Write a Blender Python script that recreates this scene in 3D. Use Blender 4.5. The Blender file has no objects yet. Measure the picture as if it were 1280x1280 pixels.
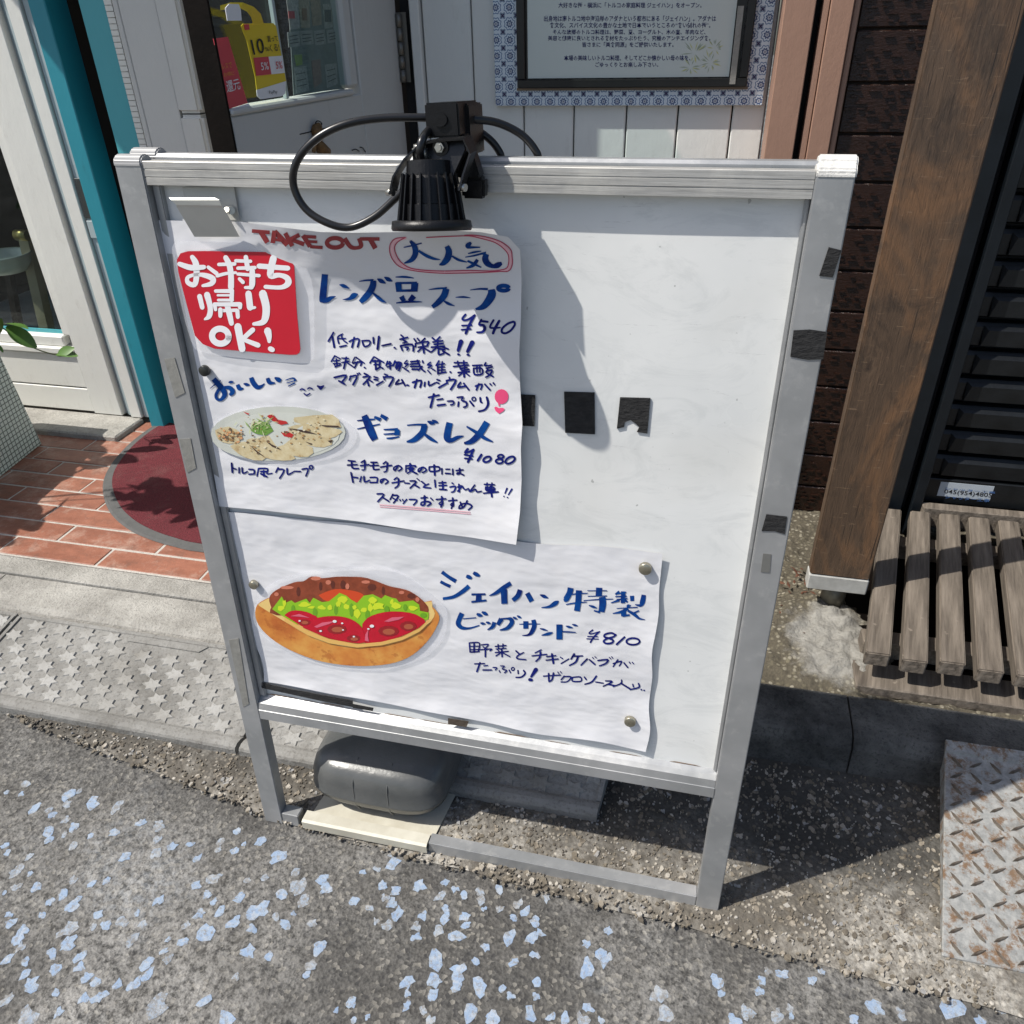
import bpy, bmesh, math, random
from mathutils import Vector, Matrix, noise
random.seed(7)
C = bpy.context.scene.collection
# ---------------------------------------------------------------- camera, sky, sun, exposure
FPX = 982.0; HCAM = 1.45
RX = Vector((0.97300261, 0.10448066, -0.20579045))
RY = Vector((0.22983251, -0.51995441, 0.8226934))
RZ = Vector((-0.0210461, -0.84778016, -0.52993005))
CAM = Vector((0, 0, HCAM))
cd = bpy.data.cameras.new('camera'); cam = bpy.data.objects.new('camera', cd); C.objects.link(cam)
rot = Matrix(((RX[0], -RX[1], -RX[2]), (RY[0], -RY[1], -RY[2]), (RZ[0], -RZ[1], -RZ[2])))
cam.matrix_world = Matrix.Translation(CAM) @ rot.to_4x4()
cd.sensor_width = 36; cd.lens = 36 * FPX / 1280; cd.clip_start = 0.02; cd.clip_end = 500
bpy.context.scene.camera = cam
sc = bpy.context.scene
sc.view_settings.view_transform = 'Standard'; sc.view_settings.look = 'None'
sc.view_settings.gamma = 1; sc.view_settings.use_curve_mapping = False
sc.view_settings.exposure = 0.46
SUN_EL = 54.0
SD = Vector((0.889, 0.459, 0)).normalized() * math.cos(math.radians(SUN_EL)) + Vector((0, 0, -math.sin(math.radians(SUN_EL))))
w = bpy.data.worlds.new('World'); sc.world = w; w.use_nodes = True
nt = w.node_tree; bg = nt.nodes['Background']
sky = nt.nodes.new('ShaderNodeTexSky'); sky.sky_type = 'NISHITA'; sky.sun_disc = False
sky.sun_elevation = math.radians(SUN_EL); sky.sun_rotation = math.atan2(-SD.x, -SD.y)
sky.air_density = 1.0; sky.dust_density = 2.0; sky.ozone_density = 1.0
nt.links.new(sky.outputs[0], bg.inputs[0]); bg.inputs[1].default_value = 0.095
sl = bpy.data.lights.new('sun', 'SUN'); sl.energy = 4.2; sl.angle = math.radians(0.53); sl.color = (1, 0.955, 0.88)
so = bpy.data.objects.new('sun', sl); C.objects.link(so); so.rotation_euler = SD.to_track_quat('-Z', 'Y').to_euler(); so.location = (-3, -3, 6)

# ---------------------------------------------------------------- measuring helpers (photo pixel -> point on a real plane)
def ray(px, py):
    v = Vector((px - 640, py - 640, FPX)); return Vector((RX.dot(v), RY.dot(v), RZ.dot(v)))
def onz(px, py, z=0.0):
    d = ray(px, py); return CAM + d * ((z - HCAM) / d.z)
def ony(px, py, Y):
    d = ray(px, py); return CAM + d * (Y / d.y)
def onp(px, py, p0, n):
    d = ray(px, py); return CAM + d * ((p0 - CAM).dot(n) / d.dot(n))
# sign plane: front faces of the posts
SU = Vector((0, 0.0588, 0.99827)); SN = Vector((0, -0.99827, 0.0588)); S0 = Vector((0, 0.923, 0))
def sp(x, s, off=0.0): return S0 + Vector((x, 0, 0)) + SU * s + SN * off
def ons(px, py, off=0.0): return onp(px, py, S0 + SN * off, SN)
def view(x0, y0, x1, W=1280.0):
    k = (x1 - x0) / W
    return lambda x, y: (x0 + x * k, y0 + y * k, k)

# ---------------------------------------------------------------- mesh helpers
def finish(name, bm, m, parent=None, smooth=False):
    me = bpy.data.meshes.new(name)
    vs = [v.co for v in bm.verts]
    if not vs: bm.free(); me.from_pydata([], [], []); c = Vector()
    else:
        lo = Vector([min(v[i] for v in vs) for i in range(3)]); hi = Vector([max(v[i] for v in vs) for i in range(3)])
        c = Vector(((lo.x + hi.x) / 2, (lo.y + hi.y) / 2, lo.z))
        bmesh.ops.translate(bm, verts=bm.verts, vec=-c)
        bm.to_mesh(me); bm.free()
    for mm in (m if isinstance(m, (list, tuple)) else [m]): me.materials.append(mm)
    if smooth:
        for p in me.polygons: p.use_smooth = True
    o = bpy.data.objects.new(name, me); C.objects.link(o)
    if parent is not None:
        o.parent = parent; pl = Vector(); q = parent
        while q is not None: pl += q.location; q = q.parent
        o.location = c - pl
    else: o.location = c
    return o
def tag(o, label=None, cat=None, group=None, kind=None):
    if label: o['label'] = label
    if cat: o['category'] = cat
    if group: o['group'] = group
    if kind: o['kind'] = kind
    return o
def thing(name, label, cat, loc, group=None):
    o = bpy.data.objects.new(name, None); C.objects.link(o); o.location = loc; o.empty_display_size = .05
    return tag(o, label, cat, group)
def bm_(): return bmesh.new()
def hexa(bm, P, mi=0):
    """eight corners: bottom four, top four, same winding"""
    v = [bm.verts.new(p) for p in P]
    for f in ((3, 2, 1, 0), (4, 5, 6, 7), (0, 1, 5, 4), (1, 2, 6, 5), (2, 3, 7, 6), (3, 0, 4, 7)):
        fc = bm.faces.new([v[i] for i in f]); fc.material_index = mi
    return v
def box(bm, a, b, mi=0, f=None):
    x0, y0, z0 = a; x1, y1, z1 = b
    P = [(x0, y0, z0), (x1, y0, z0), (x1, y1, z0), (x0, y1, z0), (x0, y0, z1), (x1, y0, z1), (x1, y1, z1), (x0, y1, z1)]
    if f: P = [f(*p) for p in P]
    return hexa(bm, P, mi)
def bevel(bm, r, seg=1):
    bmesh.ops.recalc_face_normals(bm, faces=bm.faces)
    bmesh.ops.bevel(bm, geom=[e for e in bm.edges] + [v for v in bm.verts], offset=r, segments=seg, affect='EDGES', clamp_overlap=True)
    return bm
def boxo(name, a, b, m, parent=None, r=0, f=None, seg=1):
    bm = bm_(); box(bm, a, b, 0, f)
    if r: bevel(bm, r, seg)
    else: bmesh.ops.recalc_face_normals(bm, faces=bm.faces)
    return finish(name, bm, m, parent)
def prism(bm, pts, vec, mi=0):
    n = len(pts); a = [bm.verts.new(p) for p in pts]; b = [bm.verts.new(Vector(p) + Vector(vec)) for p in pts]
    fs = [bm.faces.new(a), bm.faces.new(b[::-1])]
    for i in range(n): fs.append(bm.faces.new((a[i], b[i], b[(i + 1) % n], a[(i + 1) % n])))
    for f in fs: f.material_index = mi
    bmesh.ops.recalc_face_normals(bm, faces=fs)
def prismo(name, pts, vec, m, parent=None, r=0):
    bm = bm_(); prism(bm, pts, vec)
    if r: bevel(bm, r)
    return finish(name, bm, m, parent)
def catmull(P, n=6):
    P = [Vector(p) for p in P]
    if len(P) < 3: return P
    out = []
    for i in range(len(P) - 1):
        p0 = P[max(i - 1, 0)]; p1 = P[i]; p2 = P[i + 1]; p3 = P[min(i + 2, len(P) - 1)]
        for k in range(n):
            t = k / n
            out.append(.5 * ((2 * p1) + (p2 - p0) * t + (2 * p0 - 5 * p1 + 4 * p2 - p3) * t * t + (-p0 + 3 * p1 - 3 * p2 + p3) * t ** 3))
    out.append(P[-1]); return out
def tube(bm, P, r, seg=8, n=6, close=False):
    P = catmull(P, n); rings = []
    up = Vector((0, 0, 1)); prev = None
    for i, p in enumerate(P):
        t = (P[min(i + 1, len(P) - 1)] - P[max(i - 1, 0)]).normalized()
        if prev is None:
            a = t.cross(up)
            if a.length < .1: a = t.cross(Vector((1, 0, 0)))
            a.normalize()
        else: a = (prev - t * prev.dot(t)).normalized()
        prev = a; b = t.cross(a)
        rr = r(i / (len(P) - 1)) if callable(r) else r
        rings.append([bm.verts.new(p + (a * math.cos(2 * math.pi * k / seg) + b * math.sin(2 * math.pi * k / seg)) * rr) for k in range(seg)])
    for i in range(len(rings) - 1):
        for k in range(seg):
            f = bm.faces.new((rings[i][k], rings[i][(k + 1) % seg], rings[i + 1][(k + 1) % seg], rings[i + 1][k])); f.smooth = True
    bm.faces.new(rings[0][::-1]); bm.faces.new(rings[-1])
def cyl(bm, a, b, r0, r1=None, seg=20, mi=0):
    a = Vector(a); b = Vector(b); r1 = r0 if r1 is None else r1
    t = (b - a).normalized(); u = t.cross(Vector((0, 0, 1)))
    if u.length < .1: u = t.cross(Vector((1, 0, 0)))
    u.normalize(); v = t.cross(u)
    A = [bm.verts.new(a + (u * math.cos(2 * math.pi * k / seg) + v * math.sin(2 * math.pi * k / seg)) * r0) for k in range(seg)]
    B = [bm.verts.new(b + (u * math.cos(2 * math.pi * k / seg) + v * math.sin(2 * math.pi * k / seg)) * r1) for k in range(seg)]
    fs = [bm.faces.new(A[::-1]), bm.faces.new(B)]
    for k in range(seg):
        f = bm.faces.new((A[k], A[(k + 1) % seg], B[(k + 1) % seg], B[k])); f.smooth = True; fs.append(f)
    for f in fs: f.material_index = mi

# ---------------------------------------------------------------- materials
class NT:
    def __init__(s, name):
        s.m = bpy.data.materials.new(name); s.m.use_nodes = True; s.t = s.m.node_tree
        s.b = s.t.nodes['Principled BSDF']; s.co = s.t.nodes.new('ShaderNodeTexCoord')
        s.src = s.co.outputs['Object']
    def n(s, typ, **kw):
        x = s.t.nodes.new(typ)
        for k, v in kw.items(): setattr(x, k, v)
        return x
    def link(s, a, b): s.t.links.new(a, b)
    def geo(s):
        g = s.n('ShaderNodeNewGeometry'); s.src = g.outputs['Position']; return s
    def mapped(s, scale=(1, 1, 1), rot=(0, 0, 0), src=None):
        mp = s.n('ShaderNodeMapping'); mp.inputs['Scale'].default_value = scale; mp.inputs['Rotation'].default_value = rot
        s.link(src or s.src, mp.inputs['Vector']); return mp.outputs[0]
    def noise(s, sc_, det=4, rough=.6, vec=None, dist=0):
        x = s.n('ShaderNodeTexNoise'); x.inputs['Scale'].default_value = sc_; x.inputs['Detail'].default_value = det
        x.inputs['Roughness'].default_value = rough; x.inputs['Distortion'].default_value = dist
        s.link(vec or s.src, x.inputs['Vector']); return x.outputs['Fac']
    def voro(s, sc_, feat='F1', out='Distance', vec=None, rnd=1):
        x = s.n('ShaderNodeTexVoronoi'); x.feature = feat; x.inputs['Scale'].default_value = sc_; x.inputs['Randomness'].default_value = rnd
        s.link(vec or s.src, x.inputs['Vector']); return x.outputs[out]
    def ramp(s, fac, stops, interp='LINEAR'):
        x = s.n('ShaderNodeValToRGB'); x.color_ramp.interpolation = interp; e = x.color_ramp.elements
        while len(e) < len(stops): e.new(.5)
        for i, (p, c) in enumerate(stops):
            e[i].position = p; e[i].color = (c if isinstance(c, (tuple, list)) else (c, c, c)) + (() if isinstance(c, (tuple, list)) and len(c) == 4 else (1,))
        s.link(fac, x.inputs[0]); return x.outputs[0]
    def mix(s, fac, a, b, mode='MIX'):
        x = s.n('ShaderNodeMix', data_type='RGBA', blend_type=mode)
        for i, v in ((0, fac), (6, a), (7, b)):
            if isinstance(v, (int, float)): x.inputs[i].default_value = v
            elif isinstance(v, (tuple, list)): x.inputs[i].default_value = (*v, 1)
            else: s.link(v, x.inputs[i])
        return x.outputs[2]
    def math(s, op, a, b=None):
        x = s.n('ShaderNodeMath', operation=op)
        for i, v in ((0, a), (1, b)):
            if v is None: continue
            if isinstance(v, (int, float)): x.inputs[i].default_value = v
            else: s.link(v, x.inputs[i])
        return x.outputs[0]
    def color(s, v):
        if isinstance(v, (tuple, list)): s.b.inputs['Base Color'].default_value = (*v, 1)
        else: s.link(v, s.b.inputs['Base Color'])
        return s
    def rough(s, v):
        if isinstance(v, (int, float)): s.b.inputs['Roughness'].default_value = v
        else: s.link(v, s.b.inputs['Roughness'])
        return s
    def bump(s, h, dist=.002, strength=1.0):
        x = s.n('ShaderNodeBump'); x.inputs['Distance'].default_value = dist; x.inputs['Strength'].default_value = strength
        s.link(h, x.inputs['Height'])
        if s.b.inputs['Normal'].links: s.link(s.b.inputs['Normal'].links[0].from_socket, x.inputs['Normal'])
        s.link(x.outputs[0], s.b.inputs['Normal']); return s
def P(name, col, rough=.6, metal=0, var=.12, vs=8, bump=0, bs=60, col2=None):
    s = NT(name)
    a = col; b = col2 or tuple(c * (1 - var * 2) for c in col)
    s.color(s.mix(s.ramp(s.noise(vs, 5, .65), [(.3, 0.), (.7, 1.)]), b, a)); s.rough(rough)
    s.b.inputs['Metallic'].default_value = metal
    if bump: s.bump(s.noise(bs, 6, .7), bump)
    return s.m
def plain(name, col, rough=.7):
    s = NT(name); s.color(col); s.rough(rough); return s.m

M = {}
def mat_alu():
    s = NT('aluminium'); v = s.mapped((3, 3, 3))
    st = s.noise(40, 6, .7); big = s.noise(6, 4, .6)
    c = s.mix(s.ramp(big, [(.35, 0.), (.7, 1.)]), (.31, .32, .325), (.45, .455, .46))
    c = s.mix(s.math('MULTIPLY', s.ramp(st, [(.55, 0.), (.75, 1.)]), .35), c, (.62, .61, .58))
    s.color(c); s.b.inputs['Metallic'].default_value = .5
    s.rough(s.ramp(st, [(.3, .34), (.8, .52)])); s.bump(st, .0003); return s.m
M['alu'] = mat_alu()
def mat_rail():
    s = NT('weathered_aluminium'); v = s.mapped((2, 60, 60))
    st = s.noise(5, 6, .7, vec=v); big = s.noise(9, 5, .7)
    c = s.mix(s.ramp(st, [(.35, 0.), (.65, 1.)]), (.34, .335, .32), (.53, .52, .49))
    c = s.mix(s.math('MULTIPLY', s.ramp(big, [(.5, 0.), (.7, 1.)]), .5), c, (.66, .64, .58))
    s.color(c); s.b.inputs['Metallic'].default_value = .45; s.rough(.45); s.bump(st, .0005); return s.m
M['rail'] = mat_rail()
def mat_board():
    s = NT('white_board'); g = s.noise(2.5, 5, .6); v = s.noise(300, 2, .5, vec=s.mapped((1, 1, .15)))
    c = s.mix(s.ramp(g, [(.35, 0.), (.7, 1.)]), (.64, .655, .65), (.78, .785, .77))
    sm = s.ramp(s.noise(7, 6, .75, vec=s.mapped((1, 1, 2.2), (0, .5, 0)), dist=1.5), [(.50, 0.), (.64, 1.)]); c = s.mix(s.math('MULTIPLY', sm, .28), c, (.47, .49, .49))
    scr = s.ramp(s.noise(26, 4, .7, vec=s.mapped((.5, 1, 5), (0, .3, 0)), dist=.4), [(.66, 0.), (.69, 1.), (.70, 0.)]); c = s.mix(s.math('MULTIPLY', scr, .4), c, (.38, .38, .38))
    gh = s.ramp(s.noise(3.2, 3, .5, vec=s.mapped((1, 1, 1.4))), [(.52, 0.), (.70, 1.)]); c = s.mix(s.math('MULTIPLY', gh, .16), c, (.50, .47, .40))
    sp_ = s.ramp(s.noise(90, 2, .5), [(.74, 0.), (.78, 1.)])
    c = s.mix(s.math('MULTIPLY', sp_, .55), c, (.2, .2, .19))
    s.color(c); s.rough(s.ramp(g, [(.3, .25), (.7, .38)])); s.bump(g, .002, .4); return s.m
M['board'] = mat_board()
def mat_paper(nm, a=.70):
    s = NT(nm); s.geo(); g = s.noise(7, 3, .5, vec=s.mapped((1, 1, 1.9)), dist=.15); g2 = s.noise(38, 4, .6)
    s.color(s.mix(g2, (a * .97, a * .98, a * 1.03), (a, a * .99, a))); s.rough(.75)
    s.bump(g, .013, .5); s.bump(g2, .0007, .4)
    return s.m
M['paper'] = mat_paper('poster_paper')
M['ink'] = P('blue_ink', (.006, .016, .17), .5, 0, .3, 60, col2=(.008, .035, .24))
M['inkdark'] = P('navy_ink', (.005, .005, .085), .5, 0, .2, 40, col2=(.01, .02, .20))
M['inkbrush'] = P('blue_brush_ink', (.003, .010, .12), .6, 0, .3, 28, col2=(.003, .075, .30))
for k_ in ('inkbrush', 'inkdark'): M[k_].node_tree.nodes['Principled BSDF'].inputs['Specular IOR Level'].default_value = .12
M['redink'] = plain('dark_red_ink', (.28, .03, .035), .6)
M['pinkink'] = plain('pink_ink', (.75, .13, .22), .6)
M['palepink'] = plain('pale_pink_ink', (.78, .45, .5), .6)
M['hotpink'] = plain('hot_pink_ink', (.8, .07, .2), .6)
M['redprint'] = P('red_print', (.55, .012, .03), .35, 0, .05, 10)
M['whiteprint'] = plain('white_print', (.8, .8, .82), .4)
M['black'] = P('black_plastic', (.007, .007, .008), .36, 0, .2, 30, .0004, 200)
M['black'].node_tree.nodes['Principled BSDF'].inputs['Specular IOR Level'].default_value = .3
M['blackmetal'] = P('black_metal', (.01, .01, .011), .32, .2, .2, 20, .0003, 100)
M['cable'] = plain('cable_rubber', (.008, .008, .009), .3)
M['steel'] = P('screw_steel', (.55, .54, .5), .35, .9, .1, 60)
def mat_tape():
    s = NT('black_tape'); n_ = s.noise(60, 5, .7, vec=s.mapped((1, 1, 2.5))); s.color(s.ramp(n_, [(.4, (.008, .008, .009)), (.75, (.03, .03, .03))]))
    s.rough(.85); s.bump(n_, .004); return s.m
M['tape'] = mat_tape()
M['oldtape'] = P('old_clear_tape', (.33, .325, .30), .55, .35, .15, 60, .001, 90)
M['tank'] = P('dark_grey_tank_plastic', (.062, .066, .066), .3, 0, .18, 10, .0010, 40, col2=(.10, .102, .10))
M['cream'] = P('cream_painted_steel', (.54, .52, .44), .5, 0, .07, 16, .0003, 60, col2=(.42, .395, .32))
M['magblack'] = plain('black_magnet', (.02, .022, .02), .3)
M['magsilver'] = P('silver_magnet', (.45, .42, .33), .3, .85, .1, 40)
M['clip'] = P('grey_enamel_clip', (.62, .62, .57), .4, .1, .05, 20)
def mat_film():
    s = NT('laminate_film'); s.color((.85, .86, .9)); s.rough(.12); s.b.inputs['Alpha'].default_value = .28
    s.b.inputs['Specular IOR Level'].default_value = .6; return s.m
M['film'] = mat_film()

# ground
def mat_road():
    s = NT('asphalt'); s.geo()
    big = s.noise(1.1, 6, .62); mid = s.noise(9, 6, .7); fine = s.noise(120, 4, .7); vo = s.voro(150); vc = s.voro(150, out='Color')
    base = s.mix(s.ramp(fine, [(.3, 0.), (.7, 1.)]), (.030, .030, .029), (.125, .120, .112))
    sep = s.n('ShaderNodeSeparateColor'); s.link(vc, sep.inputs[0])
    base = s.mix(s.ramp(sep.outputs[0], [(.84, 0.), (.93, .6)]), base, (.26, .245, .215))
    base = s.mix(s.ramp(sep.outputs[1], [(.86, 0.), (.93, .7)]), base, (.03, .03, .032))
    # pale worn film of old paint and dust, broken up by the grain
    pale = s.math('MULTIPLY', s.ramp(big, [(.46, 0.), (.66, 1.)]), s.ramp(s.noise(60, 6, .8), [(.40, 0.), (.58, 1.)]))
    base = s.mix(s.math('MULTIPLY', pale, .75), base, (.40, .39, .37))
    bl = s.math('MULTIPLY', s.ramp(s.noise(2.3, 4, .6), [(.55, 0.), (.72, 1.)]), s.ramp(s.noise(70, 4, .7), [(.45, 0.), (.6, 1.)]))
    base = s.mix(s.math('MULTIPLY', bl, .3), base, (.33, .37, .42))
    base = s.mix(s.ramp(mid, [(.3, .35), (.6, 0.)]), base, (.05, .045, .038))
    s.color(base); s.rough(.92)
    s.bump(s.math('ADD', s.math('MULTIPLY', fine, 1.4), s.math('MULTIPLY', vo, .8)), .0022); s.bump(mid, .004, .6); return s.m
M['road'] = mat_road()
def mat_gutter():
    s = NT('exposed_aggregate_concrete'); s.geo()
    fine = s.noise(150, 4, .7); vc = s.voro(95, out='Color'); vd = s.voro(95)
    sep = s.n('ShaderNodeSeparateColor'); s.link(vc, sep.inputs[0])
    base = s.mix(fine, (.045, .040, .033), (.17, .152, .125))
    stone = s.ramp(sep.outputs[0], [(0., (.08, .07, .06)), (.4, (.19, .165, .13)), (.75, (.33, .295, .24)), (1., (.46, .43, .38))])
    msk = s.math('MULTIPLY', s.ramp(vd, [(.25, 1.), (.42, 0.)]), s.ramp(sep.outputs[1], [(.35, 0.), (.45, 1.)]))
    base = s.mix(msk, base, stone)
    pale = s.math('MULTIPLY', s.ramp(s.noise(2.6, 5, .7), [(.46, 0.), (.6, .9)]), s.ramp(s.noise(55, 5, .75), [(.36, 0.), (.6, 1.)]))
    base = s.mix(pale, base, (.44, .42, .38))
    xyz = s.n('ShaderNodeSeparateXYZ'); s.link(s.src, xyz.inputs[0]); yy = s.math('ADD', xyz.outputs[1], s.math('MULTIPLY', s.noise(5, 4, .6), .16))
    base = s.mix(s.ramp(s.math('MULTIPLY', s.math('SUBTRACT', yy, 1.06), 4.5), [(0., 0.), (.55, .82)]), base, (.028, .027, .024))  # shade towards the kerb put into the colour
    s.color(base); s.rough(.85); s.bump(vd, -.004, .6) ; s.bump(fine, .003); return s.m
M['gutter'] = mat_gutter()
def mat_conc(nm, a, b, sc_=5, dark=(.06, .055, .05), da=.3, bmp=.003):
    s = NT(nm); s.geo(); g = s.noise(sc_, 6, .7); f_ = s.noise(140, 4, .7)
    c = s.mix(s.ramp(g, [(.3, 0.), (.7, 1.)]), a, b)
    c = s.mix(s.math('MULTIPLY', s.ramp(f_, [(.52, 0.), (.7, 1.)]), da), c, dark)
    s.color(c); s.rough(.9); s.bump(f_, bmp); s.bump(s.noise(22, 5, .7), .004, .6); return s.m
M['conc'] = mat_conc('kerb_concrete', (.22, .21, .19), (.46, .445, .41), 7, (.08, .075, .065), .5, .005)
M['kerbdark'] = mat_conc('shade_toned_kerb_concrete', (.014, .014, .014), (.17, .168, .158), 8, (.008, .008, .008), .7, .009)  # kerb concrete for the right side, its shade put into the colour
M['ramp'] = mat_conc('star_ramp_rubber', (.135, .13, .118), (.28, .275, .26), 6, (.07, .06, .05), .55, .002)
M['star'] = mat_conc('star_relief_rubber', (.19, .18, .16), (.37, .368, .355), 4, (.12, .11, .09), .5, .0012)
M['mortar'] = mat_conc('rough_mortar', (.12, .105, .08), (.42, .39, .33), 7, (.07, .055, .04), .6, .009)
def mat_bed():
    s = NT('mortar_and_gravel'); s.geo(); fine = s.noise(140, 5, .75); vc = s.voro(85, out='Color'); vd = s.voro(85); sep = s.n('ShaderNodeSeparateColor'); s.link(vc, sep.inputs[0])
    base = s.mix(fine, (.03, .026, .018), (.15, .128, .09)); st = s.ramp(sep.outputs[0], [(0., (.06, .05, .035)), (.5, (.17, .15, .10)), (1., (.36, .33, .26))])
    base = s.mix(s.math('MULTIPLY', s.ramp(vd, [(.3, 1.), (.5, 0.)]), .8), base, st)
    d_ = s.n('ShaderNodeVectorMath', operation='DISTANCE'); s.link(s.mapped((1, .85, 0)), d_.inputs[0]); d_.inputs[1].default_value = (.42, 1.64 * .85, 0)
    m_ = s.ramp(s.math('ADD', d_.outputs['Value'], s.math('MULTIPLY', s.math('SUBTRACT', s.noise(16, 6, .75), .5), .16)), [(.09, 1.), (.135, 0.)])
    lum = s.noise(30, 6, .75); base = s.mix(m_, base, s.mix(lum, (.10, .095, .08), (.44, .425, .39)))
    s.color(base); s.rough(.9); s.bump(vd, -.004, .7); s.bump(fine, .004); s.bump(lum, .006); return s.m
M['bed'] = mat_bed()
def mat_tile():
    s = NT('terracotta_tile'); s.geo(); inf = s.n('ShaderNodeObjectInfo')
    g = s.noise(11, 6, .7, vec=s.mapped((1, 2, 1))); f_ = s.noise(90, 4, .7)
    c = s.mix(s.ramp(g, [(.3, 0.), (.7, 1.)]), (.20, .075, .045), (.36, .145, .09))
    c = s.mix(s.math('MULTIPLY', inf.outputs['Random'], .45), c, (.22, .085, .055))
    c = s.mix(s.math('MULTIPLY', s.ramp(s.noise(7, 6, .8), [(.50, 0.), (.68, 1.)]), .5), c, (.50, .38, .31)); c = s.mix(s.math('MULTIPLY', s.ramp(s.noise(19, 6, .8), [(.52, 0.), (.66, 1.)]), .5), c, (.13, .07, .05))
    s.color(c); s.rough(.5); s.bump(f_, .0012); s.bump(g, .003, .5); return s.m
M['tile'] = mat_tile()
M['grout'] = mat_conc('pale_grout', (.38, .35, .31), (.52, .49, .45), 12)
def mat_flake(nm, a, b, t):
    s = NT(nm); s.geo(); n1 = s.noise(48, 6, .8); n2 = s.noise(120, 6, .85)
    c = s.mix(s.ramp(n1, [(.35, 0.), (.65, 1.)]), a, b); c = s.mix(s.ramp(n2, [(t - .03, 0.), (t + .05, .9)]), c, (.20, .19, .175)); c = s.mix(s.math('MULTIPLY', s.ramp(s.noise(75, 4, .7), [(.5, 0.), (.62, 1.)]), .5), c, (.40, .42, .44))
    s.color(c); s.rough(.85); s.bump(n2, .0015); return s.m
M['flake'] = mat_flake('pale_blue_road_paint', (.20, .285, .43), (.29, .355, .44), .54)
M['flake2'] = mat_flake('worn_blue_grey_road_paint', (.22, .27, .34), (.29, .34, .41), .48)
M['pebble'] = P('pale_pebble', (.46, .41, .33), .8, 0, .25, 25, .001, 90, col2=(.30, .27, .22))
def mat_mat():
    s = NT('maroon_carpet'); f_ = s.noise(240, 3, .7); g = s.noise(5, 5, .6)
    c = s.mix(g, (.11, .012, .018), (.185, .022, .032)); c = s.mix(s.math('MULTIPLY', s.ramp(f_, [(.4, 0.), (.65, 1.)]), .55), c, (.03, .006, .008)); c = s.mix(s.math('MULTIPLY', s.ramp(s.noise(8, 6, .75), [(.5, 0.), (.75, 1.)]), .3), c, (.22, .14, .12))
    s.color(c); s.rough(.95); s.bump(f_, .006); return s.m
M['carpet'] = mat_mat()
M['rubber'] = P('grey_rubber_edge', (.10, .10, .098), .8, 0, .12, 30, .001, 90)
# building
def mat_paint(nm, a, wear=(.35, .32, .27), amt=.25, sc_=4, rough=.5, v=.05):
    s = NT(nm); s.geo(); g = s.noise(sc_, 6, .7); f_ = s.noise(30, 6, .75, vec=s.mapped((1, 1, .3)))
    c = s.mix(g, tuple(x * (1 - v * 2) for x in a), a)
    c = s.mix(s.math('MULTIPLY', s.ramp(f_, [(.58, 0.), (.72, 1.)]), amt), c, wear)
    s.color(c); s.rough(rough); s.bump(g, .004, .4); s.bump(f_, .0012); return s.m
M['white'] = mat_paint('white_painted_wood', (.70, .70, .66))
M['wallwhite'] = mat_paint('white_painted_plank', (.72, .72, .69), amt=.14)
M['greywhite'] = mat_paint('grey_white_painted_timber', (.55, .55, .53), amt=.2)
M['bluegrey'] = mat_paint('pale_blue_grey_paint', (.36, .43, .45), amt=.3)
M['teal'] = mat_paint('teal_paint', (.018, .24, .31), (.02, .1, .12), .4)
M['teallight'] = mat_paint('pale_teal_paint', (.07, .36, .41), (.1, .2, .2), .4)  # paler teal, for the right jamb and the sill bead
M['brown'] = mat_paint('tan_metal_trim', (.33, .195, .14), (.25, .15, .1), .15)
M['black_gap'] = plain('black_seal', (.006, .006, .007), .8)
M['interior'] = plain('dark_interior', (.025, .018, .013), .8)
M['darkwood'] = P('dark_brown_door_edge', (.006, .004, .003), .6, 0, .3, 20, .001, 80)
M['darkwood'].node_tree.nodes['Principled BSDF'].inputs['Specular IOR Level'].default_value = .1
def mat_wood(nm, a, b, gs=(14, 14, 1.2), rough=.6, knots=True, hi=None):
    s = NT(nm); v = s.mapped(gs, src=s.mapped((1, 1, 1), (0, 0, .197))); n1 = s.noise(3.2, 6, .65, vec=v, dist=.15); blotch = s.noise(5, 4, .6)
    wv = s.n('ShaderNodeTexWave'); wv.wave_type = 'BANDS'; wv.bands_direction = 'X'; wv.inputs['Scale'].default_value = 9 if gs[2] < gs[1] else 5
    wv.inputs['Distortion'].default_value = 9; wv.inputs['Detail'].default_value = 3; wv.inputs['Detail Scale'].default_value = 1.2
    s.link(s.mapped((1 if gs[0] > 2 else .12, 1 if gs[1] > 2 else .12, .14 if gs[2] < 2 else 1)), wv.inputs['Vector'])
    g = s.math('ADD', s.math('MULTIPLY', n1, .92), s.math('MULTIPLY', wv.outputs['Fac'], .08))
    c = s.mix(s.ramp(g, [(.3, 0.), (.7, 1.)]), a, b)
    if hi: c = s.mix(s.math('MULTIPLY', s.ramp(blotch, [(.5, 0.), (.68, 1.)]), .6), c, hi)
    scr = s.ramp(s.noise(12, 3, .6, vec=s.mapped((3, 3, 14))), [(.68, 0.), (.74, .35)])
    c = s.mix(scr, c, tuple(x * 1.8 for x in b))
    s.color(c); s.rough(rough); s.bump(g, .003); return s.m
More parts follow.
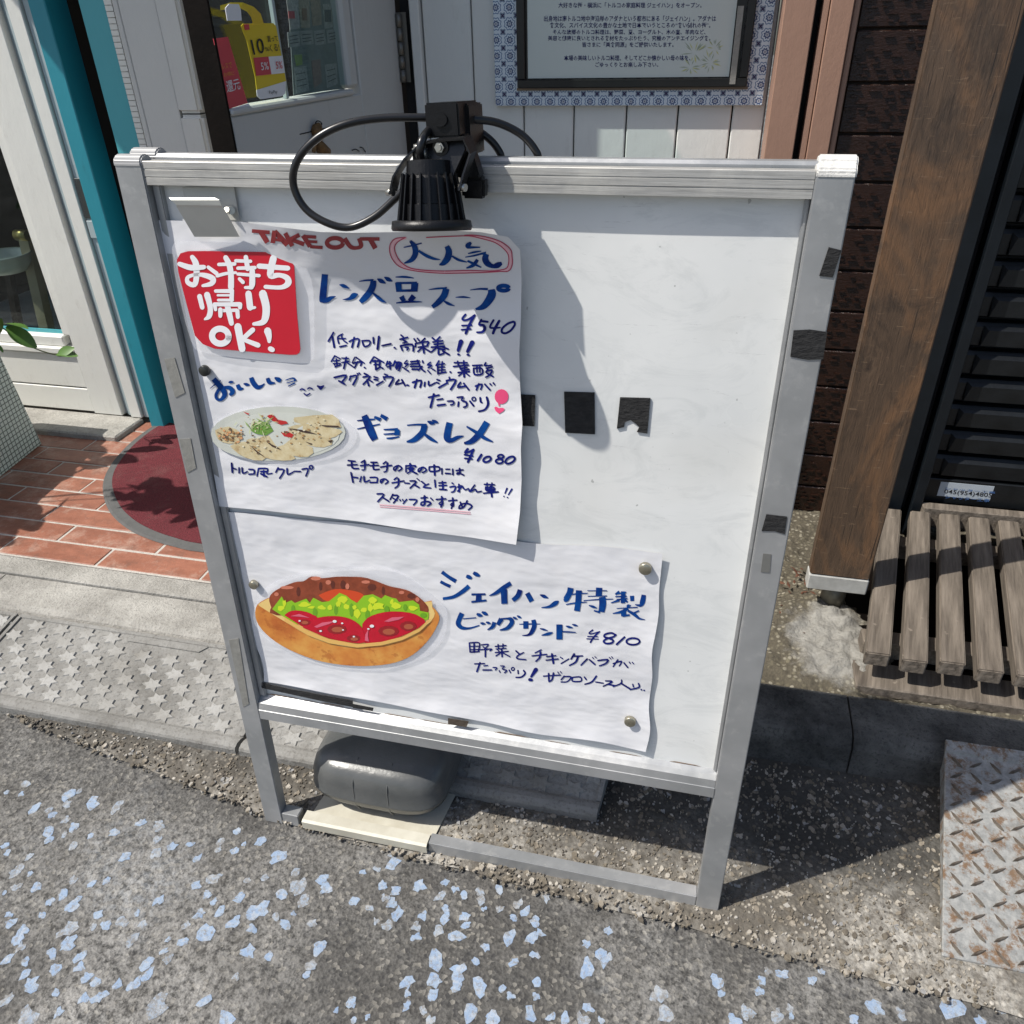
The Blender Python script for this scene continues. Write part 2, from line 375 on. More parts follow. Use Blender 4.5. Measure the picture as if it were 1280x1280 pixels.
def mat_post():
    s = NT('stained_brown_timber'); n1 = s.noise(3., 7, .7, vec=s.mapped((16, 16, 1.6)), dist=1.2); fine = s.noise(7., 5, .7, vec=s.mapped((60, 60, 5)))
    bl = s.noise(4.5, 5, .65, vec=s.mapped((1, 1, .55)), dist=.8); bl2 = s.noise(13, 5, .7)
    c = s.mix(s.ramp(s.math('ADD', s.math('MULTIPLY', n1, .6), s.math('MULTIPLY', fine, .4)), [(.32, 0.), (.68, 1.)]), (.056, .036, .023), (.120, .076, .047))
    c = s.mix(s.math('MULTIPLY', s.ramp(bl, [(.46, 0.), (.58, 1.)]), .8), c, (.19, .10, .048))
    c = s.mix(s.math('MULTIPLY', s.ramp(bl2, [(.55, 0.), (.7, 1.)]), .5), c, (.04, .027, .018))
    wob = s.math('MULTIPLY', s.math('SUBTRACT', s.noise(14, 5, .7), .5), .05); kn = None
    for kx, kz in ((.006, 1.135), (-.045, .56)):
        d_ = s.n('ShaderNodeVectorMath', operation='DISTANCE'); s.link(s.mapped((1, .0, .55)), d_.inputs[0]); d_.inputs[1].default_value = (kx, 0, kz * .55)
        kn = d_.outputs['Value'] if kn is None else s.math('MINIMUM', kn, d_.outputs['Value'])
    kn = s.math('MULTIPLY', s.math('ADD', kn, wob), 2.4); rg = s.math('SINE', s.math('MULTIPLY', kn, 210.)); km = s.ramp(kn, [(.0, .6), (.09, .3), (.13, 0.)])
    c = s.mix(s.math('MULTIPLY', km, s.ramp(rg, [(.3, 0.), (.9, .55)])), c, (.16, .105, .065)); c = s.mix(s.ramp(kn, [(.012, .9), (.03, 0.)]), c, (.02, .013, .01))
    scr = s.ramp(s.noise(16, 3, .6, vec=s.mapped((1.2, 3, 9), (0, .25, 0))), [(.64, 0.), (.69, .6)]); c = s.mix(scr, c, (.24, .16, .10)); dk = s.ramp(s.noise(3.2, 6, .75, vec=s.mapped((2.2, 1, 1)), dist=1.), [(.50, 0.), (.62, .75)]); c = s.mix(dk, c, (.035, .024, .017)); ck = s.ramp(s.noise(5, 3, .5, vec=s.mapped((30, 30, .8))), [(.665, 0.), (.69, 1.)]); c = s.mix(ck, c, (.012, .008, .006))
    s.color(c); s.rough(.55); s.bump(n1, .0025); s.bump(fine, .0012); return s.m
M['post'] = mat_post()
M['bench'] = mat_wood('weathered_bench_wood', (.060, .048, .037), (.205, .172, .138), gs=(26, 1.6, 26), rough=.8)
M['chairwood'] = P('pale_chair_wood', (.30, .24, .16), .5)
M['shutter'] = P('dark_shutter_steel', (.012, .014, .016), .4, .3, .25, 18, .0006, 120)
M['shutframe'] = P('navy_black_frame', (.008, .012, .017), .4, .3, .2, 12)
def mat_brick():
    s = NT('glazed_dark_brown_brick'); s.geo(); g = s.noise(26, 6, .7)
    s.color(s.mix(g, (.007, .0035, .0025), (.034, .014, .008))); s.rough(.24); s.bump(s.noise(60, 5, .7, vec=s.mapped((1, 1, 3))), .003, .8); return s.m
M['brick'] = mat_brick()
def mat_plate():
    s = NT('rusty_galvanised_steel'); s.geo(); g = s.noise(14, 7, .75); f_ = s.noise(60, 5, .7); h = s.noise(4, 4, .6)
    c = s.mix(s.ramp(f_, [(.35, 0.), (.65, 1.)]), (.22, .225, .22), (.38, .38, .365))
    c = s.mix(s.ramp(s.noise(38, 7, .75), [(.50, 0.), (.60, .9)]), c, (.17, .095, .045))
    c = s.mix(s.ramp(h, [(.5, 0.), (.75, .5)]), c, (.27, .235, .19))
    s.color(c); s.b.inputs['Metallic'].default_value = .25; s.rough(.55); s.bump(f_, .0015); return s.m
M['plate'] = mat_plate()
M['lug'] = P('worn_lug_steel', (.22, .20, .17), .45, .4, .2, 90, .0008, 120, col2=(.07, .045, .03))
def mat_mosaic():
    s = NT('pale_mosaic_tile'); s.geo()
    v = s.n('ShaderNodeSeparateXYZ'); s.link(s.src, v.inputs[0])
    fy = s.math('FRACT', s.math('MULTIPLY', s.math('ADD', v.outputs[1], v.outputs[0]), 62.)); fz = s.math('FRACT', s.math('MULTIPLY', v.outputs[2], 62.))
    m_ = s.math('MULTIPLY', s.math('GREATER_THAN', fy, .2), s.math('GREATER_THAN', fz, .2))
    s.color(s.mix(m_, (.12, .15, .13), (.62, .68, .63))); s.rough(.3); s.bump(m_, .002); return s.m
M['mosaic'] = mat_mosaic()
def mat_print():
    """blue rosettes of the printed border, repeat about 3 cm"""
    s = NT('blue_rosette_print'); s.geo(); v = s.n('ShaderNodeSeparateXYZ'); s.link(s.src, v.inputs[0])
    k = 1 / .0375
    def cell(off):
        x = s.math('SUBTRACT', s.math('FRACT', s.math('ADD', s.math('MULTIPLY', v.outputs[0], k), off)), .5)
        z = s.math('SUBTRACT', s.math('FRACT', s.math('ADD', s.math('MULTIPLY', v.outputs[2], k), off)), .5)
        r = s.math('SQRT', s.math('ADD', s.math('MULTIPLY', x, x), s.math('MULTIPLY', z, z)))
        a = s.math('ARCTAN2', z, x); return r, a
    r, a = cell(0.); r2, a2 = cell(.5)
    pet = s.math('MULTIPLY', s.math('COSINE', s.math('MULTIPLY', a, 8.)), .035)
    rr = s.math('ADD', r, pet)
    c1 = s.ramp(rr, [(0., (.02, .02, .09)), (.05, (.62, .66, .7)), (.09, (.62, .66, .7)), (.11, (.03, .06, .17)), (.19, (.05, .1, .24)), (.22, (.6, .66, .72)), (.3, (.55, .62, .7)), (.33, (.14, .22, .36)), (.37, (.14, .22, .36)), (.4, (.6, .66, .72))], 'CONSTANT')
    pet2 = s.math('MULTIPLY', s.math('COSINE', s.math('MULTIPLY', a2, 4.)), .05)
    c2 = s.ramp(s.math('ADD', r2, pet2), [(0., (.04, .02, .1)), (.09, (.04, .02, .1)), (.12, (.5, .58, .66)), (.16, (.16, .24, .38)), (.2, (1., 1., 1.))], 'CONSTANT')
    c = s.mix(1., c1, c2, 'MULTIPLY'); s.color(c); s.rough(.35); return s.m
M['rosette'] = mat_print()
M['notice'] = plain('pale_notice_paper', (.56, .60, .57), .5)
M['frameblack'] = plain('black_frame', (.01, .01, .01), .35)
M['brass'] = P('dull_brass', (.35, .26, .1), .35, .8)
M['gold'] = P('old_brass_figure', (.26, .14, .05), .5, .3, .3, 60, .002, 90)
M['leaf'] = P('green_leaf', (.05, .13, .018), .45, 0, .25, 25, col2=(.09, .18, .03))
M['dryleaf'] = P('dry_brown_leaf', (.13, .05, .025), .8, 0, .3, 40)
M['yellow'] = plain('yellow_print', (.75, .55, .02), .4)
M['redcard'] = plain('red_card', (.6, .06, .08), .45)
M['blackprint'] = plain('black_print', (.012, .012, .014), .5)
M['orangeprint'] = plain('orange_print', (.7, .28, .06), .5)
def mat_glass():
    s = NT('clear_glass'); t = s.n('ShaderNodeBsdfTransparent'); g = s.n('ShaderNodeBsdfGlossy'); g.inputs['Roughness'].default_value = .02
    t.inputs[0].default_value = (.86, .93, .92, 1)
    lw = s.n('ShaderNodeLayerWeight'); lw.inputs[0].default_value = .5; fr = s.math('ADD', s.math('MULTIPLY', s.math('POWER', lw.outputs['Facing'], 4.), .45), .03); mx = s.n('ShaderNodeMixShader')
    s.link(fr, mx.inputs[0]); s.link(t.outputs[0], mx.inputs[1]); s.link(g.outputs[0], mx.inputs[2])
    s.link(mx.outputs[0], s.t.nodes['Material Output'].inputs['Surface']); return s.m
M['glass'] = mat_glass()
M['shade_cover'] = P('shade_canvas', (.35, .33, .28), .8)
# ================================================================ GROUND
def sheet(name, x0, x1, y0, y1, z, m, nx=1, ny=1, f=None, parent=None):
    bm = bm_(); g = [[bm.verts.new((x0 + (x1 - x0) * i / nx, y0 + (y1 - y0) * j / ny, z)) for i in range(nx + 1)] for j in range(ny + 1)]
    if f:
        for r_ in g:
            for v in r_: v.co = f(v.co)
    for j in range(ny):
        for i in range(nx): bm.faces.new((g[j][i], g[j][i + 1], g[j + 1][i + 1], g[j + 1][i]))
    return finish(name, bm, m, parent, smooth=bool(f))
gd = sheet('road', -40, 40, -40, 40, -.004, M['road'])
tag(gd, kind='structure')
def rough_road(co):
    co = co.copy(); co.z += .004 * noise.noise(co * 7) + .0025 * noise.noise(co * 26) - .002; return co
rf = sheet('road_surface', -2.6, 1.6, -.6, 1.34, .004, M['road'], 300, 150, rough_road); tag(rf, kind='structure')
# gutter strip of exposed aggregate, its wavy near edge on the road
def bnd(x): return .93 - .06 * (x + .79) * (1 if x > -.79 else .0) + (.0 if x > -.79 else (-.79 - x) * .17) + .012 * noise.noise(Vector((x * 6, 0, 3)))
bm = bm_(); N = 260; R_ = []
for i in range(N + 1):
    x = -2.6 + 4.2 * i / N; row = []
    for j in range(13):
        y = bnd(x) + (1.36 - bnd(x)) * j / 12
        row.append(bm.verts.new((x, y, .010 + (.004 * noise.noise(Vector((x * 9, y * 9, 0))) + .002 * noise.noise(Vector((x * 31, y * 31, 0))) if j else -.004))))
    R_.append(row)
for i in range(N):
    for j in range(12): bm.faces.new((R_[i][j], R_[i + 1][j], R_[i + 1][j + 1], R_[i][j + 1]))
gt = finish('gutter', bm, M['gutter'], None, True); tag(gt, kind='structure')
# pebbles bedded in the gutter: uncountable
bm = bm_(); rnd = random.Random(3)
for k in range(9000):
    x = rnd.uniform(-1.6, .62); y = rnd.uniform(bnd(x) - .01, 1.31)
    if x < -.95 and rnd.random() < .3: continue
    r = rnd.choice((.0018, .002, .0022, .003, .003, .004, .005, .0075)) * rnd.uniform(.8, 1.15); a0 = rnd.uniform(0, 6); el = rnd.uniform(.5, .95); n = rnd.choice((5, 6, 7))
    z = .0105 + .004 * noise.noise(Vector((x * 9, y * 9, 0))); ca, sa = math.cos(a0), math.sin(a0)
    ring = []; ring2 = []
    for i in range(n):
        a = 6.283 * i / n; rr = r * rnd.uniform(.75, 1.2); u, v_ = rr * math.cos(a), rr * math.sin(a) * el
        ring.append(bm.verts.new((x + u * ca - v_ * sa, y + u * sa + v_ * ca, z - .002)))
        ring2.append(bm.verts.new((x + .8 * (u * ca - v_ * sa), y + .8 * (u * sa + v_ * ca), z + .0012 + .0015 * rnd.random())))
    bm.faces.new(ring2)
    for i in range(n): bm.faces.new((ring[i], ring[(i + 1) % n], ring2[(i + 1) % n], ring2[i]))
pm = NT('pebbles_mixed'); pm.geo(); vc = pm.voro(70, out='Color'); sep = pm.n('ShaderNodeSeparateColor'); pm.link(vc, sep.inputs[0])
pm.color(pm.ramp(sep.outputs[0], [(0., (.07, .06, .05)), (.4, (.14, .12, .09)), (.65, (.22, .19, .15)), (.85, (.38, .35, .30)), (1., (.24, .24, .24))])); pm.rough(.8); pm.bump(pm.noise(200, 3), .001)
pb = finish('gutter_pebbles', bm, pm.m); tag(pb, kind='stuff')

# pale blue flakes of old road paint: pieces of the road, about 10-25 px each
FL = []
v1 = view(0, 900, 420)
for x, y, s_ in ((90,245,50),(25,275,25),(80,280,30),(265,280,55),(300,268,25),(355,312,60),(250,318,40),(135,333,45),(187,342,40),(202,360,35),(250,376,38),(448,333,55),(280,402,50),(430,430,50),(180,425,60),(190,455,40),(245,432,28),(345,440,35),(275,472,42),(540,390,45),(605,398,60),(600,450,55),(655,482,50),(725,472,40),(480,518,60),(592,510,50),(750,525,38),(905,422,40),(840,465,42),(835,490,30),(895,495,42),(930,470,25),(995,463,55),(1060,518,85),(20,475,40),(25,505,35),(110,515,38),(60,568,65),(112,578,30),(60,630,55),(135,633,50),(12,652,25),(275,606,50),(347,628,40),(408,612,40),(240,660,50),(190,696,35),(280,700,55),(600,687,45),(740,632,50),(790,660,42),(815,693,42),(810,602,60),(940,610,38),(1010,600,32),(1130,578,50),(1225,603,50),(1240,638,55),(915,673,60),(1065,665,65),(1140,625,90),(1160,690,60),(35,738,45),(40,770,60),(155,742,35),(85,800,55),(65,835,60),(75,865,42),(375,738,45),(350,785,35),(405,780,55),(465,765,60),(540,775,42),(520,732,30),(760,735,50),(840,730,50),(985,728,85),(1045,748,40),(1080,778,50),(895,768,60),(710,780,40),(785,805,75),(505,830,68),(260,790,85),(250,852,70),(190,885,60),(205,948,58),(305,900,50),(300,940,50),(95,915,50),(30,905,50),(100,963,50),(108,1008,65),(325,980,50),(365,997,52),(450,1005,50),(510,1005,65),(560,970,55),(560,930,60),(620,880,42),(640,908,50),(695,850,50),(945,880,75),(1025,900,40),(900,978,40),(1185,932,60),(1172,972,42),(1215,862,65),(1185,775,50),(960,795,50),(785,1065,55),(600,1085,115),(215,1037,45),(322,1060,52),(385,1050,60),(25,1060,55),(100,1138,80),(222,1115,40),(860,1145,70),(640,835,25),(1115,735,28)):
    FL.append((*v1(x, y)[:2], s_ * .328))
v2 = view(400, 1000, 820)
for x, y, s_ in ((15,295,40),(22,332,50),(275,213,42),(280,250,52),(215,262,35),(160,275,30),(238,325,48),(290,347,55),(375,325,60),(132,387,45),(185,410,42),(245,373,38),(272,390,45),(295,432,52),(212,460,28),(255,480,62),(362,520,45),(368,478,48),(390,435,42),(450,490,55),(480,408,38),(478,447,48),(462,357,48),(478,313,38),(515,335,35),(545,357,42),(610,347,38),(608,377,48),(678,340,40),(553,437,58),(515,517,70),(556,470,40),(685,413,42),(755,393,48),(782,424,48),(735,448,42),(818,460,50),(722,518,70),(810,530,55),(835,505,50),(862,370,40),(632,557,40),(430,605,80),(590,612,45),(740,615,55),(820,590,52),(530,640,68),(520,677,65),(437,683,62),(335,690,68),(525,715,45),(610,710,72),(432,742,60),(695,722,35),(825,693,48),(822,745,38),(725,745,42),(330,778,45),(332,735,30),(62,800,25),(122,773,48),(180,822,28),(15,557,32),(1100,495,38),(1015,548,52),(1080,597,78),(1018,638,68),(575,815,68),(650,830,72),(420,836,50),(390,800,38),(800,815,60),(878,822,48),(935,830,48),(1000,838,60),(1018,790,55),(1070,835,30),(1275,755,40),(130,838,30),(625,412,30)):
    FL.append((*v2(x, y)[:2], s_ * .328))
v3 = view(760, 900, 1280)
for x, y, s_ in ((8,648,24),(8,728,24),(163,845,62),(175,903,68),(335,803,50),(348,838,34),(465,833,48),(470,798,38),(492,772,30),(428,900,48),(388,922,50),(522,910,44),(565,912,22),(630,803,32),(825,887,66),(1052,865,84),(1150,925,40),(1210,890,36),(655,775,24),(560,885,26),(760,925,36),(905,905,40),(535,780,44)):
    FL.append((*v3(x, y)[:2], s_ * .40625))
rnd = random.Random(11)
for k in range(40): FL.append((rnd.uniform(0, 900), rnd.uniform(1290, 1500), rnd.uniform(10, 22)))
def road_z(x, y):
    c = Vector((x, y, .004)); return .004 + .004 * noise.noise(c * 7) + .0025 * noise.noise(c * 26) - .002
for i, (px_, py_, s_) in enumerate(FL[:298]):
    s_ *= .82
    p = onz(px_, py_, .004); d = (p - CAM).dot(Vector((RX[2], RY[2], RZ[2]))); sz = s_ * d / FPX; bm = bm_()
    n = rnd.randint(9, 14); ph = rnd.uniform(0, 9); el = rnd.uniform(.55, .95); rt = rnd.uniform(-.6, .6); R_ = []; ax_ = rnd.uniform(.9, 1.05)
    for k in range(n):
        an = 6.283 * (k + rnd.uniform(-.25, .25)) / n; rr = .5 * (1 + .38 * noise.noise(Vector((math.cos(an) * 1.3, math.sin(an) * 1.3, ph))) * 2.0 + rnd.uniform(-.20, .17))
        R_.append((rr * math.cos(an) * ax_, rr * math.sin(an) * el * 1.3))
    def VV(x, y, h):
        X = p.x + sz * (x * math.cos(rt) - y * math.sin(rt)); Y = p.y + sz * (x * math.sin(rt) + y * math.cos(rt)); return bm.verts.new((X, Y, road_z(X, Y) + h))
    lo_ = [VV(x * 1.02, y * 1.02, -.002) for x, y in R_]; up_ = [VV(x, y, .0007) for x, y in R_]; mi_ = [VV(x * .5, y * .5, .0007) for x, y in R_]; ce_ = VV(0, 0, .0006)
    for k in range(n):
        j = (k + 1) % n; bm.faces.new((lo_[k], lo_[j], up_[j], up_[k])); bm.faces.new((up_[k], up_[j], mi_[j], mi_[k])); bm.faces.new((mi_[k], mi_[j], ce_))
    finish('paint_flake', bm, M['flake2'] if rnd.random() < .3 else M['flake'], rf)

# ---------------------------------------------------------------- kerb stones, pale mortar strip, floor behind
kerb = thing('kerb', None, None, (0, 1.4, 0)); tag(kerb, kind='structure')
for x0, x1 in ((-4, -1.9), (-1.896, -.462), (-.458, .425), (.429, 1.2), (1.204, 2.2)):
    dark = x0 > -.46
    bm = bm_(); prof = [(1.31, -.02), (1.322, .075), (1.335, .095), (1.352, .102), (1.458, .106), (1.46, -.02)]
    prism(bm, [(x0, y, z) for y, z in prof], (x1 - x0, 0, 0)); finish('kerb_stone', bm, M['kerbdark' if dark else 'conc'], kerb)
boxo('concrete_strip', (-4, 1.462, -.02), (-.5, 1.536, .114), M['conc'], None, .003)['kind'] = 'structure'
fl = sheet('shop_floor', -4, -.45, 1.53, 6, .1165, M['grout']); tag(fl, kind='structure')
tl = 0; pitch = .0915; L = .3455
for r_ in range(10):
    y0 = 1.538 + r_ * pitch; off = (0 if r_ % 2 == 0 else .14)
    for c_ in range(-4, 3):
        x0 = -1.994 + off + c_ * L; x1 = x0 + L - .008
        if x0 > -.6 or y0 > 2.42: continue
        bm = bm_(); rn = random.Random(r_ * 31 + c_)
        box(bm, (x0, y0, .10), (x1, y0 + pitch - .008, .1188 + rn.uniform(-.001, .001))); bevel(bm, .0018)
        finish('floor_tile', bm, M['tile'], fl)
# rough mortar bed right of the sign
def mort(co):
    co = co.copy(); q = co.x + .6 * (co.y - 1.5)
    lump = max(0, 1 - ((co.x - .40) ** 2 * 28 + (co.y - 1.66) ** 2 * 16))
    co.z += .012 * noise.noise(co * 9) + .009 * noise.noise(co * 33) + .005 * noise.noise(co * 70) + .035 * lump * (1 + .5 * noise.noise(co * 40)); return co
mb = sheet('mortar_bed', -.45, 2.2, 1.46, 2.6, .092, M['bed'], 300, 130, mort); tag(mb, kind='structure')
rn = random.Random(5)
lf = bm_()
for k in range(46):
    c = onz(rn.uniform(975, 1075), rn.uniform(715, 800), .1)
    if k % 2: c = onz(rn.gauss(1005, 12), rn.gauss(735, 12), .1)
    c.z = .112 + rn.uniform(0, .006); a = rn.uniform(0, 6.3); l = rn.uniform(.006, .012); u = Vector((math.cos(a), math.sin(a), rn.uniform(-.2, .4))) * l; v_ = Vector((-math.sin(a), math.cos(a), rn.uniform(-.2, .4))) * l * .45
    lf.faces.new([lf.verts.new(c + q) for q in (-u, v_, u + Vector((0, 0, .002)), -v_)])
tag(finish('dry_leaf_litter', lf, M['dryleaf']), kind='stuff')

# ---------------------------------------------------------------- star-patterned kerb ramps
def ramp(xa0, xb0, xa1, xb1, label, x_lab):
    """xa0,xb0 front x; xa1,xb1 back x"""
    yf, yb = 1.066, 1.318; zf, zb = .034, .100
    t = thing('kerb_ramp', label, 'kerb ramp', ((xa0 + xb0) / 2, yf, 0), 'star patterned kerb ramps in front of the shop')
    def F(u, v, h=0):  # u along, v from lip back
        x0 = xa0 + (xa1 - xa0) * v; x1 = xb0 + (xb1 - xb0) * v
        vv = (v - .13) / .87
        return Vector((x0 + (x1 - x0) * u, yf + (yb - yf) * v, (zf + (zb - zf) * max(vv, 0)) + h))
    bm = bm_(); n = 24
    prof = [(0, -.034), (0, -.008), (.012, -.002), (.05, .0035), (.1, .003), (.135, -.001), (.14, -.003), (.96, -.003), (.965, 0), (1., 0), (1., -.09)]
    rows = []
    for i in range(n + 1):
        rows.append([bm.verts.new(F(i / n, v, h)) for v, h in prof])
    for i in range(n):
        for j in range(len(prof) - 1): bm.faces.new((rows[i][j], rows[i + 1][j], rows[i + 1][j + 1], rows[i][j + 1]))
    bm.faces.new(rows[0]); bm.faces.new(rows[-1][::-1])
    bmesh.ops.recalc_face_normals(bm, faces=bm.faces); finish('ramp_body', bm, M['ramp'], t)
    for u0, u1 in ((0, .012), (.988, 1)):
        bm = bm_(); P0 = [F(u0, .14, -.004), F(u1, .14, -.004), F(u1, .96, -.004), F(u0, .96, -.004)]
        hexa(bm, P0 + [p + Vector((0, 0, .006)) for p in P0]); finish('side_rim', bm, M['ramp'], t)
    W = (xb0 - xa0); nc = int(W / .0755); dy = 1 / 6.6
    me = None; dots = bm_()
    for r_ in range(6):
        v = .205 + r_ * .137; sh = (.5 if r_ % 2 else 0)
        for c_ in range(nc):
            u = (c_ + .45 + sh) / (nc + .3)
            if u > .97: continue
            if r_ == 5 and .42 < u < .72: continue
            cpt = F(u, v, 0); sx = .034 * (W / .75) if False else .0335
            if me is None:
                b2 = bm_(); T = []; Bm = []
                slope = (zb - zf) / (.87 * (yb - yf))
                for k in range(12):
                    an = math.pi / 6 * k; rr = sx if k % 2 == 0 else sx * .56
                    x, y = rr * math.cos(an), rr * math.sin(an) * .62
                    T.append(b2.verts.new((x * .82, y * .82, y * slope + .0008))); Bm.append(b2.verts.new((x, y, y * slope - .0045)))
                b2.faces.new(T)
                for k in range(12): b2.faces.new((Bm[k], Bm[(k + 1) % 12], T[(k + 1) % 12], T[k]))
                me = bpy.data.meshes.new('star_stud'); b2.to_mesh(me); b2.free(); me.materials.append(M['star'])
            o = bpy.data.objects.new('star_stud', me); C.objects.link(o); o.parent = t; o.location = cpt - t.location
            cc = F(min(u + .5 / (nc + .3), .99), v, -.003); ring = [dots.verts.new(cc + Vector((.0125 * math.cos(k * .785), .008 * math.sin(k * .785), .008 * math.sin(k * .785) * .3 + (.0006)))) for k in range(8)]
            top = dots.verts.new(cc + Vector((0, 0, .0028)))
            for k in range(8): dots.faces.new((ring[k], ring[(k + 1) % 8], top))
    dd = finish('round_studs', dots, M['ramp'], t, True); dd['kind'] = 'stuff'
    bm = bm_(); Pn = [F(.44, .885, -.001), F(.70, .885, -.001), F(.72, .955, -.001), F(.42, .955, -.001)]
    hexa(bm, [p - Vector((0, 0, .003)) for p in Pn] + [p + Vector((0, 0, .0015)) for p in Pn]); finish('name_panel', bm, M['ramp'], t)
ramp(-2.50, -1.775, -2.46, -1.735, 'leftmost star patterned ramp, cut off by the left edge of the photo', 0)
ramp(-1.765, -.945, -1.725, -.915, 'long pale star patterned ramp in full sun before the tiled floor', 0)
ramp(-.935, -.10, -.905, -.075, 'shaded star patterned ramp behind the menu board legs and grey tank', 0)

# ---------------------------------------------------------------- doormat
pts = [(205, 523), (182, 537), (158, 556), (137, 580), (128, 600), (129, 620), (138, 640), (158, 658), (185, 671), (215, 680), (250, 687)]
outer = [onz(x, y, .128) for x, y in pts] + [Vector(p) for p in ((-1.15, 1.68, .128), (-.95, 1.85, .128), (-.93, 2.1, .128), (-1.05, 2.3, .128), (-1.4, 2.42, .128), (-1.9, 2.43, .128))]
cen = sum(outer, Vector()) / len(outer)
outer = catmull(outer, 4)
inner = [p + (cen - p).normalized() * .036 for p in outer]
dm = thing('doormat', 'maroon carpet doormat with grey rubber edge on the red tiled floor', 'doormat', (cen.x, cen.y, .118))
bm = bm_(); prism(bm, [Vector((p.x, p.y, .119)) for p in inner], (0, 0, .010)); finish('carpet_pad', bm, M['carpet'], dm)
bm = bm_(); A = [bm.verts.new((p.x, p.y, .1195)) for p in outer]; B = [bm.verts.new((p.x, p.y, .1265)) for p in [o_ + (cen - o_).normalized() * .006 for o_ in outer]]; D = [bm.verts.new((p.x, p.y, .127)) for p in inner]
for i in range(len(A) - 1):
    bm.faces.new((A[i], A[i + 1], B[i + 1], B[i])); bm.faces.new((B[i], B[i + 1], D[i + 1], D[i]))
finish('rubber_edge', bm, M['rubber'], dm)

# ---------------------------------------------------------------- steel checker plate
tp = thing('steel_ramp_plate', 'rusty steel checker plate bridging the gutter at lower right', 'steel plate', (.9, 1.1, 0))
def PF(u, v, h=0):   # u right, v back
    x0 = .543 + .073 * v; x1 = 1.40 + .073 * v
    y = .922 + .44 * v; return Vector((x0 + (x1 - x0) * u, y, .016 + .09 * v + h))
bm = bm_(); hexa(bm, [PF(0, 0, -.016), PF(1, 0, -.016), PF(1, 1, -.045), PF(0, 1, -.045), PF(0, 0), PF(1, 0), PF(1, 1), PF(0, 1)]); bevel(bm, .002); finish('plate', bm, M['plate'], tp)
bm = bm_(); hexa(bm, [PF(0, .93, .0), PF(1, .93, .0), PF(1, 1, 0), PF(0, 1, 0), PF(0, .935, .006), PF(1, .935, .006), PF(1, .99, .008), PF(0, .99, .008)]); finish('back_lip', bm, M['plate'], tp)
me = None; lugc = 0
b2 = bm_(); prof = [(-1, 0, 0), (-.4, -1, 0), (.4, -1, 0), (1, 0, 0), (.4, 1, 0), (-.4, 1, 0)]
lo = [b2.verts.new((x * .0165, y * .0032, -.001)) for x, y, z in prof]; hi_ = [b2.verts.new((x * .0130, y * .0013, .0048)) for x, y, z in prof]
b2.faces.new(hi_)
for k in range(6): b2.faces.new((lo[k], lo[(k + 1) % 6], hi_[(k + 1) % 6], hi_[k]))
me = bpy.data.meshes.new('tread_lug'); b2.to_mesh(me); b2.free(); me.materials.append(M['lug'])
for r_ in range(13):
    for c_ in range(24):
        u = (c_ + .5) * .0375 / .857 + .004; v = (r_ + .5) / 14.1
        if lugc >= 298: break
        if u > .84: continue
        o = bpy.data.objects.new('tread_lug', me); C.objects.link(o); o.parent = tp; o.location = PF(u, v, .0005) - tp.location
        o.rotation_euler = (.2, 0, math.radians(30 if (r_ + c_) % 2 else -56) ); lugc += 1

# ================================================================ RIGHT: bench, post, cladding, shutter
bn = thing('slatted_bench', 'low weathered wooden slat bench in front of the black shutter', 'bench', (1.0, 1.8, .1))
for i in range(12):
    x = .452 + .0785 * i; rn = random.Random(i)
    f = lambda X, Y, Z: Vector((X + (Y - 1.5) * .2, Y, Z))
    boxo('slat', (x, 1.50 + rn.uniform(-.006, .006), .166), (x + .054, 2.175, .203 + rn.uniform(-.002, .002)), M['bench'], bn, .003, f, 2)
for y0 in (1.60, 2.05): boxo('cross_rail', (.47, y0, .110), (1.5, y0 + .05, .1585), M['bench'], bn, .003)
boxo('front_board', (.447, 1.485, .09), (1.6, 1.575, .118), M['bench'], bn, .003)
boxo('back_rail', (.70, 2.18, .15), (1.7, 2.215, .215), M['bench'], bn, .003)
boxo('gap_shade_board', (.46, 1.577, .092), (1.6, 2.17, .107), M['darkwood'], bn)  # added dark sheet standing in for the shade between the slats
for x in (.50, 1.0, 1.5): boxo('leg', (x, 1.62, .07), (x + .04, 1.65, .1095), M['bench'], bn)
# timber post on a pipe
pt = thing('timber_post', 'thick brown timber post on a short steel pipe beside the bench', 'post', (.415, 1.8, .09))
boxo('beam', (.345, 1.75, .232), (.487, 1.79, 2.6), M['post'], pt, .003, None, 2)
boxo('end_band', (.3435, 1.7485, .186), (.4885, 1.7915, .2315), P('grey_white_end_paint', (.42, .42, .40), .7, 0, .15, 30), pt, .003)
bm = bm_(); cyl(bm, (.425, 1.805, .08), (.425, 1.805, .186), .031, None, 24); finish('pipe_foot', bm, P('dull_pipe', (.24, .22, .17), .45, .5, .2, 30), pt)
# brown glazed brick pier
br = thing('brick_pier', 'dark brown glazed brick pier between tan trim and timber post', 'brick pier', (.45, 2.4, 0))
boxo('mortar_core', (.292, 2.312, .06), (.62, 2.6, 2.4), M['interior'], br)
rn = random.Random(9)
for k in range(21):
    z0 = .075 + k * .112
    for x0, x1 in ((.291, .62),):
        bm = bm_(); box(bm, (x0, 2.30, z0), (x1, 2.33, z0 + .107)); bevel(bm, .003)
        for q in range(7):   # the dashed relief of the face, one row at a time so that no two dashes overlap
            a = x0 + rn.uniform(.004, .03); zz = z0 + .010 + q * .0135
            while a < x1 - .015:
                l = rn.uniform(.008, .026)
                if rn.random() < .7: box(bm, (a, 2.2945, zz + rn.uniform(0, .003)), (min(a + l, x1 - .003), 2.302, zz + .0045 + rn.uniform(0, .002)))
                a += l + rn.uniform(.006, .03)
        finish('brick', bm, M['brick'], br)
